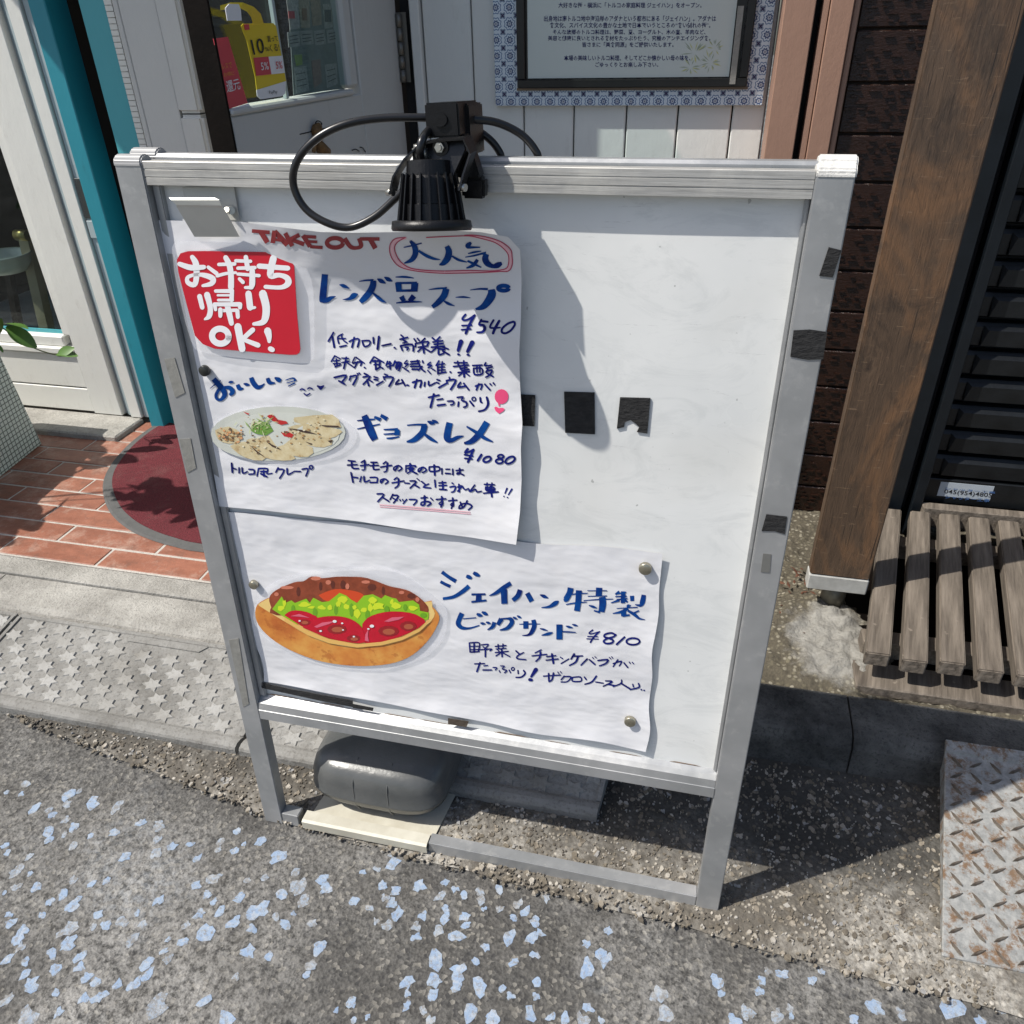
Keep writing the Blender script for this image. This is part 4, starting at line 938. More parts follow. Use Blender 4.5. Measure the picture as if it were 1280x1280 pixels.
# ground rail and back frame
GX = ons(535, 1062).x
sbox('ground_rail', GX + .001, XR - PW - .0005, .003, .036, -.026, -.001, M['alu'])
sbox('ground_rail', XL + PW + .0005, ons(374, 1032).x, .003, .036, -.026, -.001, M['alu'])
def bk(x, s, o): return sp(x, s, o - .05 * (1 - s / TOP))
for x in (XL + .012, XR - PW - .002):
    bm = bm_(); hexa(bm, [bk(x, .36, -.034), bk(x + .026, .36, -.034), bk(x + .026, .36, -.058), bk(x, .36, -.058), sp(x, TOP - .02, -.034), sp(x + .026, TOP - .02, -.034), sp(x + .026, TOP - .02, -.058), sp(x, TOP - .02, -.058)]); bevel(bm, .0015); finish('rear_post', bm, M['alu'], sg)

SUN_E = .0006
def tape(name, pts, off, m=None, th=.0006):
    P_ = [ons(x, y, off) for x, y in pts]; bm = bm_(); prism(bm, P_, -SN * th)
    bmesh.ops.triangulate(bm, faces=[f for f in bm.faces if len(f.verts) > 4]); return finish(name, bm, m or M['tape'], sg)
tape('black_tape', [(650, 493), (669, 494), (668, 533), (651, 532)], -.0175)
tape('black_tape', [(705, 490), (743, 491), (743.5, 543), (706.5, 541)], -.0178, None, .002)
tape('black_tape', [(775, 497), (813, 498), (809, 542), (796, 540), (799, 534), (795, 530), (788, 525), (781, 528), (780, 534), (771, 536)], -.0178, None, .002)
tape('black_tape', [(1036, 309), (1052, 313), (1041, 347), (1024, 345)], .0012)
tape('black_tape', [(992, 413), (1012, 412), (1034, 415), (1029, 449), (1010, 450), (988, 446)], .0012)
tape('black_tape', [(958, 643), (984, 646), (981, 668), (968, 664), (952, 664)], .0012)
lab = tape('post_label', [(954, 692), (964, 693), (962, 716), (951, 715)], .0010, P('grey_label', (.16, .16, .15), .6))
tape('old_tape', [(205, 449), (218, 447), (231, 491), (219, 497)], .0010, M['oldtape'])
tape('old_tape', [(224, 549), (238, 548), (245, 585), (234, 591)], .0010, M['oldtape'])
tape('old_tape', [(286, 800), (298, 798), (311, 880), (304, 884)], .0010, M['oldtape'])
tape('black_tape', [(326, 853), (360, 861), (441, 876), (441, 884), (400, 876), (327, 860)], -.012)
tape('black_tape', [(441, 880), (467, 885), (466, 889), (441, 885)], -.0115)
tape('brown_tape', [(560, 898), (586, 902), (583, 909), (560, 905)], -.0115, P('brown_tape', (.10, .075, .055), .6, 0, .3, 120))

# ---------------------------------------------------------------- writing helpers
def make_surf(fn, base):
    def surf(px, py, e=0.0):
        off = base
        for _ in range(4):
            p = ons(px, py, off); off = base + fn(p.x, (p - S0).dot(SU)) + e
        return ons(px, py, off)
    return surf
LVL = [0]
def stroke(bm, pts, v, surf, cap=True, mi=0, smooth=5, wk=1.0):
    LVL[0] += 1; e = .0005 + (LVL[0] % 12) * .00003
    P_ = catmull([(x, y, wd) for x, y, wd in pts], smooth); k = v(0, 0)[2]; L_, R_ = [], []
    n = len(P_)
    for i, p in enumerate(P_):
        a = P_[max(i - 1, 0)]; b = P_[min(i + 1, n - 1)]; d = Vector((b.x - a.x, b.y - a.y)); 
        if d.length < 1e-6: d = Vector((1, 0))
        d.normalize(); h = max(p.z, 3) / 2 * wk; nx_, ny_ = -d.y * h, d.x * h
        if cap and i in (0, n - 1): pass
        L_.append((p.x + nx_, p.y + ny_)); R_.append((p.x - nx_, p.y - ny_))
    def V(q): a = v(*q); return bm.verts.new(surf(a[0], a[1], e))
    VL = [V(q) for q in L_]; VR = [V(q) for q in R_]
    for i in range(n - 1):
        f = bm.faces.new((VL[i], VL[i + 1], VR[i + 1], VR[i])); f.material_index = mi
    if cap:
        for i, s_ in ((0, -1), (n - 1, 1)):
            p = P_[i]; a = P_[max(i - 1, 0)]; b = P_[min(i + 1, n - 1)]; d = Vector((b.x - a.x, b.y - a.y)); 
            if d.length < 1e-6: d = Vector((1, 0))
            d.normalize(); d *= s_; h = max(p.z, 3) / 2 * wk
            c1 = V((p.x + d.x * h * .7 - d.y * h * .7, p.y + d.y * h * .7 + d.x * h * .7)); c2 = V((p.x + d.x * h, p.y + d.y * h)); c3 = V((p.x + d.x * h * .7 + d.y * h * .7, p.y + d.y * h * .7 - d.x * h * .7))
            a_, b_ = (VL[i], VR[i]) if s_ > 0 else (VR[i], VL[i])
            f = bm.faces.new((a_, c1, c2, c3, b_)); f.material_index = mi
def parse(txt):
    """strokes as 'x,y,w x,y,w ...; ...'"""
    out = []
    for st in txt.replace('\n', ' ').split(';'):
        q = [tuple(float(n_) for n_ in t.split(',')) for t in st.split() if t.strip()]
        if q: out.append(q)
    return out
def ell(cx, cy, rx, ry, wd, tilt=0, n=10):
    return [(cx + rx * math.cos(6.2832 * k / n) * math.cos(tilt) - ry * math.sin(6.2832 * k / n) * math.sin(tilt), cy + rx * math.cos(6.2832 * k / n) * math.sin(tilt) + ry * math.sin(6.2832 * k / n) * math.cos(tilt), wd) for k in range(n + 1)]
def write(name, txt, v, surf, m, par, cap=True, extra=(), sm=5, wk=1.08):
    bm = bm_()
    for st in parse(txt) + list(extra): stroke(bm, st, v, surf, cap, 0, sm, wk)
    return finish(name, bm, m, par)
def shape(bm, pts, v, surf, e, mi=0, sm=0):
    P_ = catmull([(x, y, 0) for x, y in pts] , sm) if sm else [Vector((x, y, 0)) for x, y in pts]
    vs = []
    for p in P_:
        a = v(p.x, p.y); vs.append(bm.verts.new(surf(a[0], a[1], e)))
    f = bm.faces.new(vs); f.material_index = mi; bmesh.ops.triangulate(bm, faces=[f])
def sheetgrid(name, c, surf, m, par, nu=40, nv=40, edge=0, ex=0):
    """c: pixel corners TL TR BR BL; edge = wobble of the border in pixels"""
    bm = bm_(); G = []
    for j in range(nv + 1):
        G.append([])
        for i in range(nu + 1):
            u, v_ = i / nu, j / nv
            a = Vector(c[0]).lerp(Vector(c[1]), u); b = Vector(c[3]).lerp(Vector(c[2]), u); q = a.lerp(b, v_)
            q.x += edge * noise.noise(Vector((ex, v_ * 5, 1))) * (abs(u - .5) * 2) ** 4; q.y += edge * noise.noise(Vector((u * 5, ex, 2))) * (abs(v_ - .5) * 2) ** 4
            G[-1].append(bm.verts.new(surf(q.x, q.y)))
    for j in range(nv):
        for i in range(nu): bm.faces.new((G[j + 1][i], G[j + 1][i + 1], G[j][i + 1], G[j][i]))
    o = finish(name, bm, m, par, True)
    return o

# ---------------------------------------------------------------- lower poster
def f2(x, s):
    d = .0012 * noise.noise(Vector((x * 9, s * 9, 5))) + .0006 * noise.noise(Vector((x * 26, s * 26, 7)))
    r_ = max(0, (x + .06) / .06); b = max(0, (.43 - s) / .05)
    return d + .0035 * r_ ** 2 * (1 + .6 * math.sin(s * 34)) + .003 * b ** 2 * (1 + .7 * math.sin(x * 45))
S2 = make_surf(f2, -.0160)
p2 = thing('menu_poster', 'lower handwritten poster advertising a special big sandwich for 810 yen', 'poster', ons(560, 900, -.018), 'handwritten menu posters on the board')
sheetgrid('paper_sheet', [(284, 640), (828, 692), (807, 940), (330, 852)], S2, M['paper'], p2, 90, 50, 5, 3)
vI = view(540, 705, 690); vJ = view(680, 725, 820); vK = view(575, 795, 820)
write('title_lettering', '''105,85,36 180,140,34 255,185,40;90,188,30 140,215,30 195,240,32;395,235,44 330,290,42 230,350,34 115,370,26;365,128,30 395,140,40 425,156,20;440,92,30 475,112,40 510,128,20;
420,325,20 570,322,20;498,325,52 495,395,56;420,405,20 580,388,20;840,205,44 760,255,44 680,310,34 610,338,8;765,270,64 772,425,60;940,275,48 915,340,50 860,388,40;1015,310,48 1065,400,50;1150,328,8 1195,345,34 1240,365,8;
320,525,50 290,590,48 280,640,48 320,680,36 400,685,20 505,655,12;330,585,10 470,573,10;475,530,14 505,545,36 540,555,10;530,510,14 565,528,36 595,545,10;515,628,10 540,635,26 570,640,8;575,618,10 600,628,26 625,635,8;665,620,40 645,670,36 590,702,10;
740,585,50 700,650,36;735,585,16 800,582,18 840,590,40 850,630,44 800,685,36 720,705,10;862,565,8 885,578,24 910,588,6;905,550,8 930,565,24 955,578,6;
930,642,8 1050,640,14 1155,640,6;1000,610,50 1000,690,50;1080,595,42 1090,660,46 1060,730,40 1020,758,20 960,762,6;1150,688,8 1190,698,20 1235,712,6''', vI, S2, M['inkbrush'], p2, False)
write('title_stroke_ends', '''168,240,10 130,265,50 60,305,30 -30,315,8;100,600,10 50,615,34 -30,632,8''', vJ, S2, M['inkbrush'], p2, False)
write('title_lettering', '''305,90,64 290,150,60 250,220,60 225,235,20;310,165,12 400,155,14 500,152,8;398,118,64 390,250,62 375,355,62;250,280,10 360,262,16 490,252,8;
495,122,8 720,122,10;630,88,66 625,180,66;500,186,10 720,182,12;450,235,8 640,222,14 790,218,8;665,195,70 670,280,74 655,365,64;570,350,14 640,370,24;512,290,10 560,305,26 605,322,8''', vJ, S2, M['inkbrush'], p2, False)
write('title_lettering', '''860,130,24 815,165,20;830,160,14 940,140,14;815,190,14 945,185,14;905,130,48 900,265,44;830,225,16 955,210,12;860,230,30 765,262,10;920,225,30 955,255,20;1005,180,44 1008,240,40;1140,170,46 1125,250,56 1100,290,34 1040,280,8;950,285,24 975,310,56;830,325,8 1070,312,12;
960,325,36 880,365,30 785,382,8;905,350,60 910,415,50;900,410,26 980,400,18;960,350,24 1040,400,34 1090,440,22 1155,453,5;1085,350,16 1020,380,16''', vJ, S2, M['inkbrush'], p2, False)
write('title_lettering', '''175,508,64 175,680,64;210,590,14 290,594,16 365,600,8;248,525,8 285,537,26 330,548,8;320,507,8 355,517,24 388,527,6''', vJ, S2, M['inkbrush'], p2, False)
write('price_lettering', '''555,572,16 515,605,14 540,615,12 635,590,14;630,592,16 570,650,18 530,712,18;500,645,12 615,648,10;490,672,12 620,675,10;820,630,20 770,605,20 700,620,20 690,650,20 740,665,20 790,690,20 770,720,22 710,725,20 680,700,20 720,670,20 790,650,20 820,625,18;920,652,20 830,735,22''', vJ, S2, M['inkdark'], p2, True, [ell(1017, 702, 76, 38, 20)])
write('note_lettering', '''60,45,8 65,105,8;60,45,8 125,45,8 120,95,9;60,68,6 122,66,6;70,90,7 120,88,7;92,45,10 92,105,12;72,105,10 125,102,8;140,58,8 185,55,8 165,80,8;130,90,8 205,85,8 195,97,8;165,85,10 165,135,10;150,70,8 175,90,8;
230,68,8 300,62,8;248,55,8 250,78,8;280,52,8 280,74,8;235,85,7 300,80,7;245,90,7 255,100,7;265,85,7 272,96,7;230,108,8 315,100,8;272,88,10 275,135,10;265,110,8 235,130,8;280,110,8 325,135,8;
365,97,10 390,120,10;415,108,8 375,130,9 375,148,9 430,155,8;530,90,8 490,110,8;470,130,8 565,120,9;525,105,12 520,140,12 495,165,9;565,135,8 625,128,8;562,158,8 640,150,9;600,118,13 610,178,13;655,138,7 670,148,8;660,180,8 710,150,8;
745,118,13 725,150,10;735,132,9 800,130,9;770,135,14 755,170,12 715,192,9;830,150,11 790,190,9;845,155,10 880,185,11;865,140,6 872,148,6;880,135,6 890,143,6;900,160,9 965,155,11 950,180,11 910,195,8;975,140,6 985,150,6;990,135,6 998,146,6;
1000,180,8 1055,165,9 1040,195,8;1030,155,9 1000,200,8;1070,175,9 1095,205,10;1105,170,7 1112,180,6;1125,172,7 1134,182,6;95,182,8 160,180,8;130,175,11 110,232,11;155,195,7 180,192,7;150,222,9 205,222,9;215,205,7 240,208,8 230,222,7;
265,195,7 290,198,7 275,215,7 305,225,8 290,240,8;255,225,7 262,238,7;320,222,8 330,240,8;378,225,9 380,245,9;415,225,10 425,245,11 400,268,10 365,270,8;495,220,26 465,265,14;455,285,20 467,287,18;
545,262,8 655,255,8;578,245,10 580,290,11;610,242,11 600,285,10 580,298,8;638,235,6 645,245,6;655,232,6 662,242,6;680,262,9 660,285,8;680,265,8 725,268,10 700,298,8 660,300,8;735,270,9 735,295,9 790,295,9 785,268,9 735,270,8;
812,268,9 825,285,9;890,262,11 860,300,11 815,315,8;885,300,8 935,308,8;950,293,8 995,298,10 935,328,8;965,315,9 1015,325,9;1055,288,9 1050,310,9 1000,330,8;1050,308,10 1110,345,11;1128,315,8 1132,332,8;1165,310,9 1168,335,10 1110,350,8;1183,350,10 1186,352,8;1202,355,10 1205,357,8''', vK, S2, M['inkdark'], p2, True, [ell(345, 215, 10, 10, 7, 0, 6)], 4)

# sandwich picture (laminated cut-out)
vP = view(280, 640, 560)
sw = thing('sandwich_cutout', 'laminated cut-out picture of a sandwich with tomato and lettuce on the lower poster', 'picture', ons(435, 830, -.012))
Ssw = make_surf(lambda x, s: f2(x, s) * .5 + .0020, -.0150)
cs = [('film', [(190,500),(300,390),(560,330),(820,315),(1000,340),(1150,440),(1260,540),(1275,620),(1250,730),(1150,830),(980,890),(870,908),(640,890),(450,840),(280,750),(180,650),(170,570)], .0, M['film'])]
def pict(name, pts, e, m, par, v, surf, sm=4):
    bm = bm_(); shape(bm, list(pts) + [pts[0]] if sm else pts, v, surf, e, 0, sm)
    bmesh.ops.remove_doubles(bm, verts=bm.verts, dist=1e-6)
    return finish(name, bm, m, par)
pict('film_margin', cs[0][1], 0, M['film'], sw, vP, Ssw)
bunm = NT('toasted_bun_print'); bunm.geo(); g = bunm.noise(17, 4, .6); g2 = bunm.noise(45, 3, .6)
bc = bunm.ramp(g, [(.3, (.72, .38, .09)), (.5, (.62, .24, .05)), (.7, (.48, .13, .03))]); bc = bunm.mix(bunm.ramp(g2, [(.6, 0.), (.66, .5)]), bc, (.36, .09, .02)); bunm.color(bc); bunm.rough(.3)
pict('bun', [(255,490),(190,530),(180,600),(215,670),(300,745),(420,808),(560,855),(720,878),(860,878),(980,860),(1080,815),(1165,735),(1215,655),(1230,595),(1190,540),(1140,515),(700,700)], .0003, bunm.m, sw, vP, Ssw, 3)
pict('bun_cut_edge', [(258,492),(200,525),(215,545),(345,625),(480,705),(600,750),(760,775),(900,762),(1020,732),(1120,682),(1200,600),(1190,548),(1140,515),(700,660)], .0005, plain('bread_yellow', (.78, .55, .20), .3), sw, vP, Ssw, 3)
meat = P('brown_meat_print', (.33, .075, .035), .3, 0, .25, 40)
pict('meat', [(270,545),(258,490),(300,445),(400,402),(455,395),(500,368),(560,378),(640,370),(730,370),(820,378),(940,422),(1000,435),(1060,452),(1130,500),(1170,560),(1100,600),(700,600),(300,590)], .0007, meat, sw, vP, Ssw, 3)
bm = bm_()
for q in (((430,430),(445,480),(420,480)),): pass
for cx, cy, rx, ry in ((425,455,12,28),(552,425,10,26),(622,415,12,24),(680,415,16,26),(845,430,26,20),(910,450,10,24),(1070,480,24,16)):
    shape(bm, [(cx + rx * math.cos(a * .785), cy + ry * math.sin(a * .785)) for a in range(8)], vP, Ssw, .0009)
finish('grill_marks', bm, plain('grill_brown', (.12, .03, .02), .3), sw)['kind'] = 'stuff'
bm = bm_()
for cx, cy, rx, ry in ((525,380,30,12),(596,402,16,14),(360,432,40,10),(705,425,12,18),(810,400,26,10),(1015,460,16,10),(300,470,14,12),(1105,500,12,14)):
    shape(bm, [(cx + rx * math.cos(a * .785), cy + ry * math.sin(a * .785)) for a in range(8)], vP, Ssw, .00095)
finish('meat_highlights', bm, plain('meat_pink', (.58, .19, .12), .3), sw)['kind'] = 'stuff'
pict('sauce', [(540,475),(600,450),(660,440),(760,455),(800,480),(770,515),(600,515)], .00085, plain('sauce_red', (.62, .07, .02), .3), sw, vP, Ssw, 3)
gl = plain('lettuce_green', (.26, .52, .02), .3); gy = plain('lettuce_yellow', (.60, .72, .03), .3); gd = plain('lettuce_dark', (.15, .36, .02), .3)
pict('lettuce', [(275,555),(305,515),(330,482),(350,520),(385,505),(405,520),(470,495),(490,520),(510,490),(560,515),(600,510),(625,490),(660,462),(700,478),(725,500),(760,520),(798,478),(850,470),(900,495),(920,475),(960,490),(985,495),(1000,515),(1040,510),(1080,505),(1115,530),(1120,565),(1170,575),(1168,612),(1100,640),(780,660),(400,640),(320,585)], .0010, gl, sw, vP, Ssw, 0)
bm = bm_(); rn = random.Random(8)
for cx, cy, rx, ry in ((325,550,26,16),(345,520,12,20),(460,528,34,14),(500,545,22,10),(560,548,28,14),(680,500,28,26),(700,540,22,16),(655,525,14,20),(760,580,22,26),(800,560,20,18),(850,505,24,18),(880,540,40,20),(835,545,18,22),(985,535,30,18),(960,515,12,16),(1080,548,30,14),(605,545,14,14),(745,545,12,18)):
    n_ = rn.randint(7, 11); shape(bm, [(cx + rx * rn.uniform(.6, 1.25) * math.cos(6.283 * a / n_), cy + ry * rn.uniform(.6, 1.25) * math.sin(6.283 * a / n_)) for a in range(n_)], vP, Ssw, .0012 + rn.uniform(0, .0002))
finish('lettuce_highlights', bm, gy, sw)['kind'] = 'stuff'
bm = bm_()
for cx, cy, rx, ry in ((395,560,12,30),(520,575,14,26),(640,560,12,30),(728,560,12,40),(820,590,14,30),(930,560,14,26),(1035,545,12,20),(1140,590,20,14)):
    shape(bm, [(cx + rx * math.cos(a * .785), cy + ry * math.sin(a * .785)) for a in range(8)], vP, Ssw, .0013)
finish('lettuce_shades', bm, gd, sw)['kind'] = 'stuff'
tom = P('tomato_print', (.60, .008, .03), .25, 0, .12, 30); tomd = plain('tomato_dark', (.30, .015, .02), .3); toml = plain('tomato_pink', (.68, .13, .2), .3); seed = plain('tomato_core', (.42, .10, .05), .3)
pict('tomato', [(345,590),(370,570),(410,562),(470,570),(510,588),(535,605),(520,660),(490,672),(440,650)], .0014, tom, sw, vP, Ssw, 2)
pict('tomato', [(790,640),(820,605),(880,580),(960,568),(1060,575),(1120,598),(1150,632),(1060,690),(960,728),(880,745),(800,745)], .0014, tom, sw, vP, Ssw, 2)
pict('tomato', [(450,660),(480,628),(540,603),(600,595),(660,596),(720,610),(770,640),(795,680),(805,745),(720,745),(600,722),(520,690)], .0016, tom, sw, vP, Ssw, 2)
bm = bm_()
for cx, cy, rx, ry, in ((460,630,34,18),(645,670,56,28),(740,722,40,20),(940,680,60,30),(1052,652,48,28),(545,678,20,8)):
    shape(bm, [(cx + rx * math.cos(a * .628), cy + ry * math.sin(a * .628)) for a in range(10)], vP, Ssw, .0018)
finish('tomato_hollows', bm, tomd, sw)['kind'] = 'stuff'
bm = bm_()
for cx, cy, rx, ry, in ((462,632,20,10),(648,672,34,16),(745,726,22,10),(942,684,36,18),(1055,655,28,16)):
    shape(bm, [(cx + rx * math.cos(a * .628), cy + ry * math.sin(a * .628)) for a in range(10)], vP, Ssw, .0020)
finish('tomato_cores', bm, seed, sw)['kind'] = 'stuff'
bm = bm_(); shape(bm, [(515,655),(560,632),(640,622),(600,640),(530,662)], vP, Ssw, .0019); shape(bm, [(915,625),(960,602),(1030,598),(1000,615),(940,628)], vP, Ssw, .0019); shape(bm, [(380,595),(430,582),(490,605),(430,598)], vP, Ssw, .0019); shape(bm, [(805,735),(808,700),(825,670),(822,710),(828,740)], vP, Ssw, .0019)
finish('tomato_highlights', bm, toml, sw)['kind'] = 'stuff'
bm = bm_()
for cx, cy, r_ in ((632,625,12),(675,636,7),(845,652,13),(825,668,7),(432,622,7),(680,674,6),(552,680,8),(742,712,7)):
    shape(bm, [(cx + r_ * math.cos(a * .785), cy + r_ * .7 * math.sin(a * .785)) for a in range(8)], vP, Ssw, .0022)
finish('white_glints', bm, M['whiteprint'], sw)['kind'] = 'stuff'
bm = bm_(); shape(bm, [(345,600),(480,680),(600,725),(760,755),(900,742),(1020,712),(1120,662),(1150,632),(1190,605),(1120,682),(1020,732),(900,762),(760,775),(600,750),(480,705),(345,625)], vP, Ssw, .0021); finish('front_lip', bm, plain('bread_gold', (.75, .45, .13), .3), sw)

# ---------------------------------------------------------------- upper poster
def f1(x, s):
    d = .0022 * noise.noise(Vector((x * 8, s * 12, 1))) + .0009 * noise.noise(Vector((x * 22, s * 30, 2)))
    r_ = max(0, (x + .36) / .12); b = max(0, (.86 - s) / .09); t_ = max(0, (s - 1.115) / .10); A_ = .034 * min(max((x + .70) / .22, 0), 1) ** 1.3 * (1 - .35 * max(0, (x + .33) / .10))
    return d + .0065 * r_ ** 2 * (1 + .35 * math.sin(s * 42) + .3 * math.sin(s * 17 + 1)) + .004 * b ** 2 * (.6 + .4 * math.sin(x * 11)) + A_ * t_ ** 2
S1 = make_surf(f1, -.0125)
p1 = thing('menu_poster', 'upper handwritten poster with lentil soup and filled crepe prices in blue ink', 'poster', ons(450, 640, -.012), 'handwritten menu posters on the board')
bm = bm_(); nu, nv = 80, 80; G = []
topE = [(189, 275), (230, 276), (300, 277), (350, 284), (400, 290), (440, 291), (500, 290), (560, 288), (600, 290), (635, 296), (650, 312)]
def along(E, u):
    u *= len(E) - 1; i = min(int(u), len(E) - 2); a, b = E[i], E[i + 1]; t = u - i; return Vector((a[0] + (b[0] - a[0]) * t, a[1] + (b[1] - a[1]) * t))
rE = [(650, 312), (652, 350), (651, 400), (649, 440), (650, 480), (653, 530), (651, 560), (652, 600), (650, 640), (645, 681)]
lE = [(189, 275), (208, 330), (222, 385), (236, 440), (248, 495), (258, 545), (267, 590), (274, 633)]
bE = [(274, 633), (330, 638), (390, 645), (450, 652), (520, 663), (590, 672), (645, 681)]
for j in range(nv + 1):
    G.append([]); v_ = j / nv
    for i in range(nu + 1):
        u = i / nu
        q = along(topE, u) * (1 - v_) + along(bE, u) * v_ + along(lE, v_) * (1 - u) + along(rE, v_) * u - (Vector(topE[0]) * (1 - u) * (1 - v_) + Vector(topE[-1]) * u * (1 - v_) + Vector(bE[0]) * (1 - u) * v_ + Vector(bE[-1]) * u * v_)
        G[-1].append(bm.verts.new(S1(q.x, q.y)))
for j in range(nv):
    for i in range(nu): bm.faces.new((G[j + 1][i], G[j + 1][i + 1], G[j][i + 1], G[j][i]))
finish('paper_sheet', bm, M['paper'], p1, True)
vA = view(480, 285, 650); vB = view(390, 330, 530); vC = view(520, 340, 660); vD = view(400, 410, 520); vE = view(490, 410, 640); vF = view(430, 510, 660); vG = view(260, 460, 420); vH = view(300, 275, 490); vL = view(430, 565, 650); vM = view(220, 430, 460)
oval = '200,90,{0} 110,100,{0} 60,150,{0} 55,230,{0} 90,310,{0} 160,370,{0} 300,405,{0} 520,425,{0} 700,425,{0} 900,420,{0} 1080,410,{0} 1170,405,{0} 1205,350,{0} 1205,270,{0} 1190,200,{0} 1100,130,{0} 960,85,{0} 830,68,{0} 760,70,{0}'
oval2 = '200,90,{0} 130,130,{0} 100,180,{0} 110,240,{0} 150,310,{0} 230,370,{0} 350,395,{0} 550,405,{0} 800,400,{0} 1000,405,{0} 1100,395,{0} 1160,370,{0} 1175,290,{0} 1150,220,{0} 1050,140,{0} 900,95,{0} 800,75,{0} 600,80,{0} 400,90,{0}'
mid = '200,95,{0} 120,115,{0} 80,165,{0} 82,235,{0} 120,310,{0} 200,370,{0} 330,400,{0} 530,414,{0} 750,412,{0} 950,411,{0} 1090,402,{0} 1165,387,{0} 1190,310,{0} 1180,230,{0} 1080,140,{0} 930,90,{0} 815,72,{0}'
write('pale_ring', mid.format(26), vA, S1, M['palepink'], p1)
write('red_ring', oval.format(9) + ';' + oval2.format(9), vA, S1, P('crimson_ink', (.52, .05, .12), .6), p1)
write('title_lettering', '''185,183,8 270,165,14 355,143,10;245,122,20 285,170,45 295,240,50 260,300,40 190,332,10;325,215,20 400,262,28 470,290,22 530,298,5;590,172,40 610,220,55 600,280,60 560,330,45 520,347,10;640,265,15 700,300,22 780,322,8;
820,138,20 790,165,45 800,182,25 905,182,10;790,242,8 850,228,18 915,218,8;765,275,8 850,260,16 920,242,18 960,240,34;965,245,45 952,290,55 975,335,52 1025,360,36 1070,350,50 1108,330,26;785,310,18 850,340,22 915,372,10;880,298,28 840,350,32 775,378,12''', vA, S1, M['inkbrush'], p1, False)
write('title_lettering', '''148,118,66 135,250,70 122,400,74 118,440,50;118,430,30 170,415,50 215,388,40 272,370,6;312,236,6 360,250,38 428,280,8;525,345,10 480,360,60 430,395,35 350,408,5;538,200,8 610,188,18 680,185,22 700,190,30;700,190,60 695,250,70 660,320,70 600,390,65 550,435,45;690,325,15 750,380,35 800,418,30 850,442,5;
745,170,10 790,195,45 842,222,8;825,150,8 870,175,45 920,198,8;955,150,10 1060,148,24 1165,162,8;985,210,70 995,318,60;1175,215,75 1168,308,72;960,218,22 1200,216,26;965,306,26 1205,302,28;1020,370,55 1050,425,45;1165,365,60 1115,425,50;962,446,12 1080,432,26 1200,432,18 1258,434,6''', vB, S1, M['inkbrush'], p1, False)
write('title_lettering', '''145,202,8 240,190,20 320,186,20 350,190,40;345,190,70 320,270,70 250,350,60 185,400,40;310,325,12 370,362,30 442,388,6;452,290,8 540,286,22 622,296,6;618,206,8 720,194,20 820,196,26;860,200,70 865,260,90 820,340,80 760,400,60 680,425,20''', vC, S1, M['inkbrush'], p1, False, [ell(1000, 185, 62, 28, 44)])
write('title_lettering', '''90,88,6 160,82,14 215,78,8;90,146,6 160,132,12 250,112,8;140,52,38 165,110,50 190,170,52 215,222,42;210,62,15 255,82,25;255,50,20 300,78,28;275,150,8 375,148,18;370,150,34 368,190,36;275,182,8 360,178,14;295,210,8 330,210,14 385,200,8;
438,120,8 510,115,12 575,118,16;560,118,40 545,170,40 490,220,34 435,235,10;545,170,12 600,212,24 650,240,8;580,92,8 605,103,24 630,110,8;612,84,8 635,95,20 655,102,8;735,102,42 722,160,44 718,210,44 745,225,30 790,205,24 832,195,6;995,98,42 950,170,44 890,230,36 835,245,14;852,128,10 920,170,22 980,210,22 1035,235,8''', vF, S1, M['inkbrush'], p1, False)
write('shout_lettering', '''20,205,6 75,160,10 130,122,6;55,110,48 100,160,50 150,220,50 165,270,45 130,315,30 90,310,26 80,270,30 110,215,30 160,195,26 220,200,40 245,240,45 215,272,25;205,145,14 230,140,24 255,140,10;295,165,34 315,205,40 355,205,12;355,155,10 385,165,30 415,170,12;
430,95,40 450,145,46 490,190,44 530,185,30 565,155,8;595,100,34 615,145,38 670,150,12;665,95,12 700,115,44 730,130,30;775,122,8 850,100,14 875,130,26;785,150,8 860,128,10;800,182,10 870,150,14''', vG, S1, M['inkbrush'], p1, False)
write('smiling_face_doodle', '920,220,12 940,208,14 968,222,12;995,210,12 1015,198,14 1045,210,12;960,255,12 985,272,14 1020,255,12;1095,180,16 1125,192,22 1155,180,16;1105,190,14 1125,212,14 1148,190,14', vG, S1, M['inkdark'], p1)
write('takeout_lettering', '''100,92,28 250,105,30;175,100,40 230,190,38;290,90,34 275,195,36;290,95,38 400,210,44;300,165,22 360,175,22;380,110,34 440,220,34;500,125,34 420,165,32;430,165,30 540,205,34;530,130,36 590,225,34;535,138,24 640,145,26;560,180,22 650,185,22;590,225,26 695,232,26;
880,155,36 930,225,34 985,235,28 1020,215,34 1000,155,30;1010,160,28 1175,160,28;1095,160,38 1140,240,38''', vH, S1, M['redink'], p1, False, [ell(800, 193, 68, 40, 34)])
write('price_lettering', '''565,485,22 530,530,22 545,550,20 600,540,22 670,495,26;665,500,26 610,600,28 568,700,28;525,612,18 635,608,18;520,660,18 625,650,18;745,545,22 720,600,22 770,610,28 785,650,32 755,685,26 695,688,18;745,560,26 820,570,22;885,550,22 845,630,22 900,640,20 960,635,16;950,560,28 905,640,30 880,700,28;1110,568,24 1050,590,24 990,640,24 980,685,24 1020,700,24 1080,670,24 1125,610,24 1125,575,24 1110,568,24''', vC, S1, M['inkdark'], p1)
